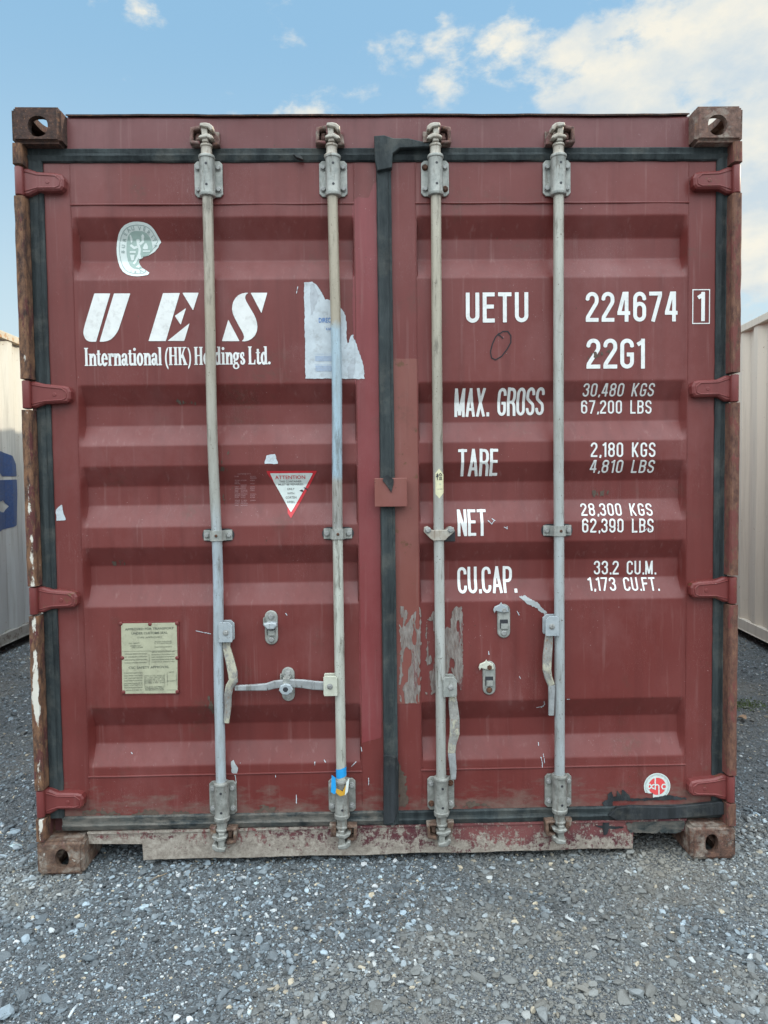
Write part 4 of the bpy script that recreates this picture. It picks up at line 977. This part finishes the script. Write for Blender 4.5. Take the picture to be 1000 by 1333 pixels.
# faint printed table
mb = MB()
mb.text('CONTAINER DATA', *tr(75, 290), .0045, M['faint'], surf, .0015, width=.045)
for k, zy in enumerate([315, 332, 355, 372, 388, 402, 420, 438, 455, 470, 492, 508, 525, 555, 570, 585, 605]):
    for a, w in ((45, 60), (105, 75), (200, 70)):
        if lp.random() < .82:
            s_ = ''.join(lp.choice('AEMNTRS018352') for _ in range(lp.randint(4, 8))); q = tr(a, zy); mb.text(s_, q[0], q[1], .0042, M['faint'], surf, .0015, width=w * .00034 * lp.uniform(.6, 1))
mb.build('faint_printed_table', doorL)
# approval plate, slightly tilted, riveted
mb = MB(); pt = lambda a, b: D(145 + a / 10, 800 + b / 10)
A = [pt(120, 95), pt(885, 82), pt(880, 1032), pt(140, 1040)]
mb.prism(A, DY - .0045, DY + .001, M['hinge'], .0008)
sfp = flat(DY - .0045); B_ = [pt(135, 112), pt(866, 100), pt(868, 1018), pt(152, 1025)]
mb.field(sd_poly(B_), B_[0][0] - .003, B_[2][0] + .003, B_[3][1] - .003, B_[0][1] + .006, .004, M['plate'], sfp, .0012)
def pt_line(s_, a, b, h, w, align='CENTER', mt='platei', ext=.0): q = pt(a, b); mb.text(s_, q[0], q[1], h, M[mt], sfp, .0022, align=align, width=w, rot=R(.6), ext=ext)
pt_line('APPROVED FOR TRANSPORT', 505, 192, .0078, .168, ext=.012); pt_line('UNDER CUSTOMS SEAL', 505, 248, .0078, .125, ext=.012); pt_line('TYPE APPROVED', 505, 300, .0058, .085)
pt_line('CSC SAFETY APPROVAL', 495, 695, .0085, .140, ext=.006)
for k, zy in enumerate([355, 378, 425]): pt_line(''.join(lp.choice('ABEORTS 12') for _ in range(18)), 570, zy, .0042, .060, 'LEFT')
for k, zy in enumerate([378, 410, 432]): pt_line(''.join(lp.choice('ABEORTS 12') for _ in range(10)), 235 + k * 20, zy, .0048, .038, 'LEFT')
for k, zy in enumerate([518, 556, 594, 632]): pt_line(''.join(lp.choice('AEORTSNM ') for _ in range(24)), 180, zy, .0045, .078, 'LEFT')
for k, zy in enumerate([490, 525, 556, 590, 620]): pt_line(''.join(lp.choice('AEORTSNM ') for _ in range(26)), 530, zy, .0045, .080, 'LEFT')
for k, zy in enumerate([765, 800, 832, 865, 900, 925, 955, 990]): pt_line(''.join(lp.choice('AEORTSNM ') for _ in range(20)), 172, zy, .0048, .064, 'LEFT')
for k, zy in enumerate([800, 822, 845, 868, 892, 945, 965, 985]): pt_line(''.join(lp.choice('0158 236') for _ in range(22)), 445, zy, .0046, .066, 'LEFT')
pt_line('NEXT', 790, 752, .0050, .018); pt_line('EXAM', 790, 865, .0046, .026)
def rl(a0_, b0_, a1_, b1_): q0, q1 = pt(a0_, b0_), pt(a1_, b1_); mb.field(sd_strokes([[q0, q1]], .0006), min(q0[0], q1[0]) - .002, max(q0[0], q1[0]) + .002, min(q0[1], q1[1]) - .002, max(q0[1], q1[1]) + .002, .0012, M['platei'], sfp, .0020)
for q in ((140, 473, 868, 464), (140, 668, 868, 655), (500, 505, 500, 650), (440, 740, 700, 736), (440, 740, 440, 1000), (700, 690, 700, 1000), (735, 692, 855, 690), (855, 690, 855, 975), (735, 975, 855, 975), (735, 692, 735, 975), (560, 405, 815, 402), (560, 440, 815, 437), (315, 275, 695, 270), (315, 312, 695, 307)): rl(*q)
for a, b in ((130, 115), (510, 120), (860, 112), (150, 560), (862, 560), (165, 1005), (865, 1000)):
    q = pt(a, b); mb.lathe([(DY - .0085, .003), (DY - .0075, .006), (DY - .0045, .0075)], q[0], q[1], M['hinge'], 'y', 12)
mb.build('approval_plate', doorL, label='cream metal approval plate fixed with red rivets')
# round red and white seal
mb = MB(); xc = lambda a, b: D(820 + a / 12.5, 1000 + b / 12.5); c0 = xc(441, 290); ro = .0475
cut = lambda X, Z: np.where((Z < c0[1] - .026 + .005 * fbm(X, Z, 80, 2)) & (X < c0[0] - .014), .002, -.01)
circ = lambda r_: (lambda X, Z: np.hypot(X - c0[0], Z - c0[1]) - r_)
e = ro + .004
mb.field(lambda X, Z: np.maximum(circ(ro)(X, Z), cut(X, Z)), c0[0] - e, c0[0] + e, c0[1] - e, c0[1] + e, .002, M['stick'], surf, .0015)
mb.field(lambda X, Z: np.maximum(circ(.0310)(X, Z), cut(X, Z)), c0[0] - e, c0[0] + e, c0[1] - e, c0[1] + e, .0018, M['sredp'], surf, .0023)
mb.field(lambda X, Z: np.maximum(np.abs(circ(.0435)(X, Z)) - .0005, cut(X, Z)), c0[0] - e, c0[0] + e, c0[1] - e, c0[1] + e, .0010, M['stickt'], surf, .0023)
for k in range(46):
    an = R(215 - k * 5.6); x_, z_ = c0[0] + .0385 * math.cos(an), c0[1] + .0385 * math.sin(an); mb.text(lp.choice('AEORTSCIN'), x_, z_, .0036, M['stickt'], surf, .0023, align='CENTER', rot=an - math.pi / 2)
SS = [[xc(a, b) for a, b in q] for q in ([(300, 262), (325, 258), (345, 285), (350, 305), (372, 325), (395, 325)], [(395, 262), (375, 262), (350, 285), (338, 305), (320, 325), (298, 325), (288, 295), (300, 262), (310, 260)], [(408, 150), (408, 345)], [(408, 285), (425, 262), (450, 262), (468, 285), (468, 425)], [(580, 270), (560, 255), (530, 260), (512, 295), (530, 328), (560, 332), (580, 318)])]
mb.field(sd_strokes(SS, .0022), c0[0] - .036, c0[0] + .036, c0[1] - .036, c0[1] + .036, .0010, M['stick'], surf, .0031)
mb.build('round_sticker', doorR, label='round red and white sticker reading x h c')

# ---- repainted stiles, scrapes and marks
def patch(pl, mat_, door, name='paint_patch', res=.004, rag=.01, off=.0009, seed=1, cut=None, label=None):
    mb = MB(); sheet(mb, pl, mat_, off, res, rag, surf, seed, cut); return mb.build(name, door, label=label)
patch(px([(459, 262), (466, 256), (480, 258), (486, 240), (491, 236), (492, 300), (493, 500), (495, 700), (497, 960), (469, 965), (466, 640), (462, 500), (459, 400)]), M['vivid'], doorL, rag=.006, res=.006, off=.0010, label='brighter pink red repainted strip beside the centre gasket')
patch(px([(512, 467), (544, 467), (545, 560), (546, 700), (547, 800), (547, 916), (516, 916), (514, 700), (512, 600)]), M['primer'], doorR, rag=.004, res=.006, off=.0010, label='brick coloured primer strip beside the centre gasket')
streak = lambda sc, th, sd=1: (lambda X, Z: (th - fbm(X * 4.5, Z, sc, sd)) * .05)
patch(px([(521, 790), (528, 789), (531, 800), (527, 815), (533, 806), (546, 788), (548, 792), (548, 914), (522, 916), (519, 900), (522, 850), (520, 820)]), M['scrape'], doorR, 'scraped_patch', .0025, .012, .0022, 3, streak(16, .40, 4))
patch(px([(577, 822), (585, 812), (589, 797), (592, 790), (600, 790), (603, 800), (602, 850), (603, 870), (600, 900), (593, 882), (586, 868), (580, 880), (577, 860)]), M['scrape'], doorR, 'scraped_patch', .0025, .012, .0026, 5, streak(16, .34, 7))
patch(px([(556, 806), (566, 795), (567, 900), (562, 905), (559, 880), (556, 905), (553, 900), (554, 860), (557, 835), (554, 825)]), M['scrape'], doorR, 'scraped_patch', .0025, .012, .0026, 6, streak(16, .40, 9))
patch(px([(677, 777), (683, 774), (690, 779), (700, 785), (706, 792), (712, 797), (709, 800), (700, 793), (690, 787), (684, 784)]), M['bare'], doorR, 'bare_scratch', .002, .010, .0016, 2)
patch(px([(301, 991), (304, 989), (306, 993), (310, 999), (309, 1008), (307, 1009), (308, 1018), (307.4, 1022), (306, 1010), (302, 1005)]), M['bare'], doorL, 'bare_scratch', .0018, .004, .0016, 8)
# small marks: white nicks and specks
def nicks(door, L, mat_='paper', w=.0013):
    mb = MB()
    for q in L:
        p = px(q); f = sd_strokes([p], w); xs = [a for a, _ in p]; zs = [b for _, b in p]
        mb.field(lambda X, Z: f(X, Z) + .0030 * (fbm(X, Z, 260, 2) - .45), min(xs) - .004, max(xs) + .004, min(zs) - .004, max(zs) + .004, .0012, M[mat_], surf, .0020)
    mb.build('paint_nicks', door)
nicks(doorR, [[(635, 677), (640, 682), (644, 677)], [(640, 675), (645, 678)], [(656, 686), (661, 688)], [(660, 685), (660, 689)], [(673, 795), (676, 801)], [(636, 847), (636.5, 852)], [(698, 921), (708, 919)], [(708, 912), (709, 917), (704, 921)], [(704, 985), (706, 993)], [(707, 981), (709, 993)], [(706, 993), (706, 1000)], [(738, 910), (742, 910)], [(839, 691), (842, 688)], [(676, 880), (678, 884)], [(843, 687), (847, 690)], [(701, 966), (701, 971)]])
nicks(doorL, [[(372, 798), (374, 801)], [(410, 991), (410, 996)], [(422, 989), (424, 992)], [(457, 998), (464, 991)], [(359, 1008), (359, 1012)], [(386, 1034), (386, 1046)], [(470, 972), (471, 978)], [(388, 373), (386, 382)], [(255, 821), (275, 825)], [(313, 992), (313, 994)], [(320, 1008), (320, 1006)], [(171, 979), (173, 981)], [(480, 1012), (480, 1022)]])
mb = MB(); ov = px([(648, 436), (655, 431.5), (661, 431.5), (665, 437), (665, 446), (660, 455), (653, 464), (645, 468.5), (640, 466), (638.5, 458), (641, 448), (645, 439), (650, 433.5)])
mb.field(sd_strokes([ov, px([(648, 436), (651, 437), (655, 441)])], .0019), min(q[0] for q in ov) - .004, max(q[0] for q in ov) + .004, min(q[1] for q in ov) - .004, max(q[1] for q in ov) + .004, .0012, M['marker'], surf, .0015)
mb.build('marker_scrawl', doorR, label='thin black hand drawn loop')
# rubber smear and dried mud by the bottom right
blk = [(784, 1044), (790, 1040), (791, 1033), (796, 1028), (798, 1036), (802, 1036), (803, 1029), (808, 1034), (810, 1027), (818, 1034), (820, 1039), (850, 1038), (870, 1034), (893, 1038), (893, 1040), (850, 1041), (820, 1042), (798, 1042), (796, 1056), (786, 1056)]
patch(px(blk), M['black'], doorR, 'rubber_smear', .0025, .008, .0042, 3)
fs_ = flat(.0485)
mb = MB(); sheet(mb, [P(*p) for p in [(814, 1071), (830, 1068), (856, 1062), (889, 1064), (890, 1078), (880, 1083), (845, 1083), (818, 1082)]], M['rubberd'], .0012, .003, .014, fs_, 5); mb.build('rubber_smear', box)
mb = MB(); sheet(mb, [P(*p) for p in [(773, 1073), (784, 1074), (786, 1060), (793, 1060), (792, 1074), (812, 1075), (808, 1077), (792, 1078), (790, 1085), (785, 1086), (784, 1077)]], M['black'], .0012, .003, .006, fs_, 5); mb.build('rubber_smear', box)
patch(px([(521, 1000), (528, 1010), (531, 1045), (528, 1050), (519, 1050), (518, 990)]), M['mud'], doorR, 'dried_mud', .003, .02, .0022, 4)
for d, L in ((doorL, [(130, 1060, 26), (200, 1061, 30), (350, 1056, 18), (240, 1062, 18)]), (doorR, [(620, 1050, 18), (585, 1050, 10)])):
    for u, v, w in L: patch(px([(u - w, v), (u - w * .4, v - 7), (u + w * .3, v - 5), (u + w, v)]), M['mud'], d, 'dried_mud', .003, .03, .0018, u)
# brown dirt streaks on the left door
patch(px([(294, 580), (297, 582), (306, 655), (290, 660), (288, 610)]), M['mud'], doorL, 'dirt_stain', .004, .02, .0016, 2, streak(30, .62, 3))
patch(px([(143, 728), (160, 730), (165, 736), (150, 738)]), M['mud'], doorL, 'dirt_stain', .003, .02, .0016, 5, streak(60, .50, 2))
patch(px([(229, 520), (258, 523), (255, 527), (232, 525)]), M['mud'], doorL, 'dirt_stain', .003, .02, .0016, 6, streak(60, .50, 4))
patch(px([(270, 905), (279, 905), (279, 930), (268, 925)]), M['mud'], doorL, 'dirt_stain', .003, .02, .0016, 7, streak(60, .50, 4))
patch(px([(764, 462), (792, 455), (795, 460), (766, 468)]), M['mud'], doorR, 'dirt_stain', .003, .02, .0016, 7, streak(60, .50, 4))
patch(px([(770, 640), (798, 636), (796, 643), (772, 648)]), M['mud'], doorR, 'dirt_stain', .003, .02, .0016, 8, streak(60, .50, 5))

# ================================================================== neighbouring containers
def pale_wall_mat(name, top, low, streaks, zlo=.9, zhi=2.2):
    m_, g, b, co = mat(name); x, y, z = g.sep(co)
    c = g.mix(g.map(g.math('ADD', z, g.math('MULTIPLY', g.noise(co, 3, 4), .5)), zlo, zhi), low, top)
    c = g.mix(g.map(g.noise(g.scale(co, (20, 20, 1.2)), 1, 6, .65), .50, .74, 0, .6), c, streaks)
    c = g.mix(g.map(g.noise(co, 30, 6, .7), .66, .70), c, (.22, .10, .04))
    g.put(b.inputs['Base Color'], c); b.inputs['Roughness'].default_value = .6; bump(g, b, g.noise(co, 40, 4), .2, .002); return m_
M['palel'] = pale_wall_mat('cream_wall_painted_shade', (.55, .53, .46), (.40, .42, .42), (.20, .19, .16))  # cream top and grey foot put sun and shade into the wall colour
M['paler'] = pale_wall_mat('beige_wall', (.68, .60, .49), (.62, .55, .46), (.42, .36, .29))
M['palet'] = rusty('rusty_cream_rail', (.35, .18, .08), (.50, .30, .15), (.60, .54, .42), .40)
M['raill'] = rusty('grimy_grey_rail', (.12, .10, .085), (.22, .19, .16), (.33, .32, .29), .42)
M['navy'] = plain('navy_lettering', (.045, .085, .20), .55, .2, .35)
def neighbour(X, y0, rot, sx, wallm, topm, botm, label, letter=False, n=6.058):
    """container whose long side faces the maroon one; sx = side of that face (+1 faces +x)"""
    root = empty('shipping_container', label, 'shipping container', (X, y0, 0)); root.rotation_euler.z = rot
    w = 2.438; xi = 0; xo = -sx * w
    a = lambda p, q: (min(sx * p, sx * q), max(sx * p, sx * q))
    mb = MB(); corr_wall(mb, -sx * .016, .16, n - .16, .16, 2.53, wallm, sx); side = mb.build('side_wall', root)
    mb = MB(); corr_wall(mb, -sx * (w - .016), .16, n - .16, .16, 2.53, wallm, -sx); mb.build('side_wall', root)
    for k, off in ((0, 0), (1, w - .06)):
        mb = MB(); q = a(-off - .002, -off - .06); mb.box(*q, .178, n - .178, 2.53, 2.588, topm); mb.build('top_rail', root, .004)
        mb = MB(); q = a(-off - .004, -off - .052); mb.box(*q, .178, n - .178, .075, .16, botm); mb.box(*a(-off - .0, -off - .06), .178, n - .178, .068, .077, botm); mb.build('bottom_rail', root, .003)
    for yy in (0, n - .16):
        for off in (0, w - .16):
            mb = MB(); q = a(-off - .003, -off - .157); mb.box(*q, yy + .003, yy + .157, .118, H - .118, wallm); mb.build('corner_post', root, .004)
            for zz in (0, H - .118):
                mb = MB(); q = a(-off, -off - .16); mb.box(q[0], q[1], yy, yy + .16, zz, zz + .118, botm)
                mb.box(q[0] - .001, q[1] + .001, yy + .05, yy + .11, zz + .03, zz + .085, M['dark']); mb.build('corner_casting', root, .006)
    mb = MB(); q = a(-.06, -w + .06); mb.box(*q, .02, n - .02, 2.55, 2.575, wallm); mb.build('roof', root)
    mb = MB(); q = a(-.06, -w + .06); mb.box(*q, .1, n - .1, .12, .16, M['dark']); mb.build('floor', root)
    for yy in (.03, n - .08):
        mb = MB(); q = a(-.16, -w + .16); mb.box(*q, yy, yy + .05, .12, 2.50, wallm); mb.build('end_wall', root)
    if letter:
        mb = MB()
        # large S: outline read from the photograph at this wall, carried on to a whole letter
        w3 = lambda L: [(PX(u, v, X)[0] - y0, PX(u, v, X)[1]) for u, v in L]
        up = w3([(24, 620), (23, 604), (19, 594), (11, 588), (-10, 580), (-45, 572), (-75, 573), (-95, 585), (-100, 605), (-90, 625), (-60, 640), (-20, 655), (-8, 662), (-20, 668), (-60, 664), (-98, 655), (-98, 700), (-50, 706), (-5, 694), (16, 688), (24, 684), (25, 640), (24, 624), (8, 625), (-6, 616), (-30, 610), (-46, 608), (-50, 600), (-40, 597), (-15, 602), (4, 609), (11, 620)])
        hole = w3([(-30, 652), (0, 651), (7, 654), (12, 651), (17, 659), (13, 667), (-2, 665), (-30, 672)])
        fa, fb = sd_poly(up), sd_poly(hole); xs_ = [q[0] for q in up]; zs_ = [q[1] for q in up]
        tmp = MB(); tmp.field(lambda A_, B_: np.maximum(fa(A_, B_), -fb(A_, B_)), min(xs_) - .02, max(xs_) + .02, min(zs_) - .02, max(zs_) + .02, .012, M['navy'], flat(0), 0)
        # wrap on the corrugation
        ph = lambda yy: np.interp((yy - .16) % .278, [0, .072, .139, .211, .278], [0, 0, 1, 1, 0]) * .036
        for i, (yy, _, zz) in enumerate(tmp.v): tmp.v[i] = (sx * (-.016 - ph(yy) + .003), yy, zz)
        tmp.build('painted_letter', root, label='large navy blue letter S')
    return root
neighbour(-2.98, 0.30, 0, 1, M['palel'], M['palet'], M['raill'], 'cream container, lower wall greyed for shade, with a large blue letter, behind on the left', True)
ya = 3.05; neighbour(3.00 - .10 * 3.1, -.05, -R(5.5) if False else R(-5.5), -1, M['paler'], M['paler'], M['paler'], 'clean beige container standing on the right')

# ================================================================== ground
m_, g, b, co = mat('gravel_ground'); x, y, z = g.sep(co)
v1 = g.vor(co, 190); v2 = g.vor(co, 75)
s1 = g.sep(v1.outputs['Color'])[0]; s2 = g.sep(v2.outputs['Color'])[0]
c = g.mix(g.map(s1, 0, 1), (.032, .037, .041), (.145, .155, .162))
c = g.mix(g.map(g.noise(co, 260, 3, .6), .58, .66, 0, .8), c, (.36, .35, .32))
c = g.mix(g.map(s2, .80, .9, 0, .7), c, (.13, .15, .165))
sand = g.math('MULTIPLY', g.map(g.noise(co, 1.6, 5, .6), .50, .66), g.map(g.noise(co, 60, 4, .7), .35, .6))
c = g.mix(g.math('MULTIPLY', sand, .55), c, (.25, .215, .17))
g.put(b.inputs['Base Color'], c); b.inputs['Roughness'].default_value = .9
hgt = g.math('ADD', g.math('MULTIPLY', v1.outputs['Distance'], -1.0), g.math('MULTIPLY', v2.outputs['Distance'], -1.2)); bump(g, b, hgt, 1.0, .004)
M['ground'] = m_
GH = lambda x, y: .010 * (fbm(x, y, 1.1, 3, 3) - .5) + .008 * (fbm(x, y, 5.0, 5, 2) - .5) - .006
xs = np.concatenate([[-400, -60, -15, -6], np.linspace(-3.4, 3.4, 171), [6, 15, 60, 400]]); ys = np.concatenate([[-400, -60, -15, -4], np.linspace(-2.0, 6.0, 161), [9, 20, 60, 400]])
X, Y = np.meshgrid(xs, ys); Z = GH(X, Y); nx = len(xs)
mb = MB(); mb.add(np.c_[X.ravel(), Y.ravel(), Z.ravel()], [(j * nx + i, j * nx + i + 1, (j + 1) * nx + i + 1, (j + 1) * nx + i) for j in range(len(ys) - 1) for i in range(nx - 1)], M['ground'], True)
go = mb.build('ground'); go['kind'] = 'structure'

# crushed stone: every stone is real geometry, all in one uncountable mass
m_, g, b, co = mat('crushed_stone')
at = g.new('ShaderNodeAttribute'); at.attribute_name = 'tint'; 
c = g.mix(g.map(g.noise(co, 300, 4, .6), .35, .65, 0, .35), at.outputs['Color'], (.24, .25, .25))
c = g.mix(g.map(g.noise(co, 700, 2), .6, .7, 0, .4), c, (.05, .055, .06))
g.put(b.inputs['Base Color'], c); b.inputs['Roughness'].default_value = .82
bump(g, b, g.noise(co, 400, 4, .6), .35, .0012)
def icos(sub):
    bm = bmesh.new(); bmesh.ops.create_icosphere(bm, subdivisions=sub, radius=1); v = np.array([q.co[:] for q in bm.verts]); f = np.array([[w.index for w in q.verts] for q in bm.faces]); bm.free(); return v, f
def scatter(n, region, smin, smax, power, sub, seed, clump=None):
    r = np.random.default_rng(seed); x0_, x1_, y0_, y1_ = region
    P0 = np.c_[r.uniform(x0_, x1_, n), r.uniform(y0_, y1_, n)]
    if clump is not None:
        keep = fbm(P0[:, 0], P0[:, 1], clump[0], seed, 3) + r.uniform(-.12, .12, n) > clump[1]; P0 = P0[keep]; n = len(P0)
    bv, bf = icos(sub); nv = len(bv)
    size = smin * (smax / smin) ** (r.random(n) ** power) / 2
    V = np.repeat(bv[None], n, 0)
    # angular: random plane cuts by clamping along a few directions
    for k in range(5 if sub == 1 else 7):
        d = r.normal(size=(n, 3)); d /= np.linalg.norm(d, axis=1)[:, None]; h = r.uniform(.35, .80, n)
        t = np.einsum('nvk,nk->nv', V, d); ex = np.clip(t - h[:, None], 0, None); V = V - ex[..., None] * d[:, None, :]
    V = V + r.normal(size=V.shape) * .05
    asp = np.c_[r.uniform(.9, 1.5, n), r.uniform(.7, 1.1, n), r.uniform(.40, .80, n)]; V = V * asp[:, None, :]
    tx = r.normal(0, .28, n); a = r.uniform(0, 2 * np.pi, n)
    c_, s_ = np.cos(tx), np.sin(tx); y_ = V[..., 1] * c_[:, None] - V[..., 2] * s_[:, None]; z_ = V[..., 1] * s_[:, None] + V[..., 2] * c_[:, None]; V[..., 1], V[..., 2] = y_, z_
    c_, s_ = np.cos(a), np.sin(a); x_ = V[..., 0] * c_[:, None] - V[..., 1] * s_[:, None]; y_ = V[..., 0] * s_[:, None] + V[..., 1] * c_[:, None]; V[..., 0], V[..., 1] = x_, y_
    V *= size[:, None, None]
    hz = GH(P0[:, 0], P0[:, 1]); V[..., 0] += P0[:, 0, None]; V[..., 1] += P0[:, 1, None]; V[..., 2] += (hz + size * asp[:, 2] * r.uniform(.15, .75, n))[:, None]
    u = r.random(n)[:, None]; br = (r.lognormal(0, .48, n) * (.72 + .62 * np.clip((fbm(P0[:, 0], P0[:, 1], 1.3, 21, 3) - .3) / .4, 0, 1)))[:, None]
    grey = np.array([.070, .082, .090]) * br; blue = np.array([.165, .203, .230]) * br; pale = np.array([.44, .46, .46]) * np.minimum(br, 1.4); tan = np.array([.48, .40, .28]) * np.minimum(br, 1.3)
    colr = np.where(u < .62, grey, np.where(u < .925, blue, np.where(u < .972, pale, tan)))
    # dusty drift of pale fines
    gx = lambda u, v, a_, b_: np.exp(-((P0[:, 0] - PZ(u, v)[0]) / a_) ** 2 - ((P0[:, 1] - PZ(u, v)[1]) / b_) ** 2)
    bump_ = .5 * gx(770, 1215, .32, .12) + .5 * gx(880, 1290, .3, .10) + .7 * gx(860, 1120, .12, .10) + .35 * gx(630, 1180, .15, .06)
    du = np.clip((fbm(P0[:, 0], P0[:, 1], 1.7, 11, 4) - .52) * 3.0, 0, .35) + bump_ * fbm(P0[:, 0], P0[:, 1], 14, 31, 3) * 1.5
    du = np.clip(du, 0, .75)[:, None]; colr = colr * (1 - du) + np.array([.27, .24, .19]) * du
    colr = np.clip(colr, .03, .62)
    Fc = (bf[None] + (np.arange(n) * nv)[:, None, None]).reshape(-1, 3)
    return V.reshape(-1, 3), Fc, np.repeat(np.c_[colr, np.ones(n)], nv, 0)
parts = [
 scatter(100000, (-1.75, 1.75, -1.0, .35), .004, .012, 1.5, 1, 1),
 scatter(17000, (-1.75, 1.75, -1.0, .40), .010, .028, 1.7, 2, 2, (2.2, .45)),
 scatter(1300, (-1.75, 1.75, -1.0, .40), .024, .055, 1.7, 2, 3, (1.6, .46)),
 scatter(24000, (-3.1, -1.0, .30, 3.6), .006, .022, 1.6, 1, 4),
 scatter(24000, (1.0, 3.2, .30, 3.9), .006, .022, 1.6, 1, 5),
 scatter(900, (-3.0, 3.0, .4, 4.0), .020, .045, 1.4, 2, 6),
 scatter(16000, (-3.4, -1.7, -1.6, .40), .006, .024, 1.6, 1, 7), scatter(16000, (1.7, 3.4, -1.6, .40), .006, .024, 1.6, 1, 8),
 scatter(12000, (-1.8, 1.8, -1.9, -.95), .006, .024, 1.6, 1, 9), scatter(6000, (-1.0, 1.0, .35, 3.5), .008, .024, 1.6, 1, 10)]
VV = []; FF = []; CC = []; o_ = 0
for v, f, c in parts: VV.append(v); FF.append(f + o_); CC.append(c); o_ += len(v)
VV = np.concatenate(VV); FF = np.concatenate(FF); CC = np.concatenate(CC)
me = bpy.data.meshes.new('gravel'); me.vertices.add(len(VV)); me.vertices.foreach_set('co', VV.astype(np.float32).ravel())
me.loops.add(len(FF) * 3); me.loops.foreach_set('vertex_index', FF.astype(np.int32).ravel()); me.polygons.add(len(FF)); me.polygons.foreach_set('loop_start', np.arange(0, len(FF) * 3, 3, dtype=np.int32))
me.update(calc_edges=True); me.shade_flat() if hasattr(me, 'shade_flat') else None
ca = me.attributes.new('tint', 'FLOAT_COLOR', 'POINT'); ca.data.foreach_set('color', CC.astype(np.float32).ravel()); me.materials.append(m_)
go = bpy.data.objects.new('gravel', me); COL.objects.link(go); go['kind'] = 'stuff'; go['label'] = 'blue grey crushed stone covering the yard'; go['category'] = 'gravel'

# a few separate bits lying on the gravel
M['twig'] = plain('dry_twig', (.30, .23, .15), .8, .3); M['leaf'] = plain('dry_leaf', (.38, .24, .15), .8, .3); M['moss'] = plain('moss_green', (.10, .14, .04), .9, .5)
def tag(o, label, cat): o['label'] = label; o['category'] = cat; return o
x_, y_ = PZ(205, 1147); mb = MB(); mb.tube([(x_ - .022, y_ - .02, .010), (x_ - .004, y_, .014), (x_ + .012, y_ + .012, .013), (x_ + .028, y_ + .02, .016)], [.0012, .0018, .0020, .0014], M['twig'], 6); tag(mb.build('twig'), 'thin dry twig on the gravel under the lower left corner', 'twig')
x_, y_ = PZ(96, 1322); mb = MB(); mb.tube([(x_ - .003, y_ - .022, .012), (x_, y_, .016), (x_ + .002, y_ + .022, .013)], [.0030, .0036, .0026], M['paper'], 6); tag(mb.build('wood_splinter'), 'short pale splinter lying on the gravel at the bottom left', 'splinter')
x_, y_ = PZ(966, 938); mb = MB(); L = []
for k in range(12):
    a = 2 * math.pi * k / 12; L.append((x_ + .026 * math.cos(a) * (1 + .2 * math.sin(3 * a)), y_ + .024 * math.sin(a), .020 + .008 * math.sin(2 * a)))
mb.add(L + [(x_, y_, .016)], [(k, (k + 1) % 12, 12) for k in range(12)], M['leaf']); tag(mb.build('dry_leaf'), 'curled brown leaf on the gravel beside the right post', 'leaf')
x_, y_ = PZ(968, 918); mb = MB(); rm = random.Random(3)
for k in range(420):
    a = rm.gauss(0, .07); b_ = rm.gauss(0, .05); h = rm.uniform(.004, .012); q = rm.uniform(0, 6.28); dx, dy = .004 * math.cos(q), .004 * math.sin(q)
    z0_ = .004; mb.add([(x_ + a - dx, y_ + b_ - dy, z0_), (x_ + a + dx, y_ + b_ + dy, z0_), (x_ + a + dx * rm.uniform(-2, 2), y_ + b_ + dy + rm.uniform(-.01, .01), z0_ + h)], [(0, 1, 2)], M['moss'])
o = tag(mb.build('moss_tuft'), 'small green moss tuft in the gravel between the containers', 'moss'); o['kind'] = 'stuff'
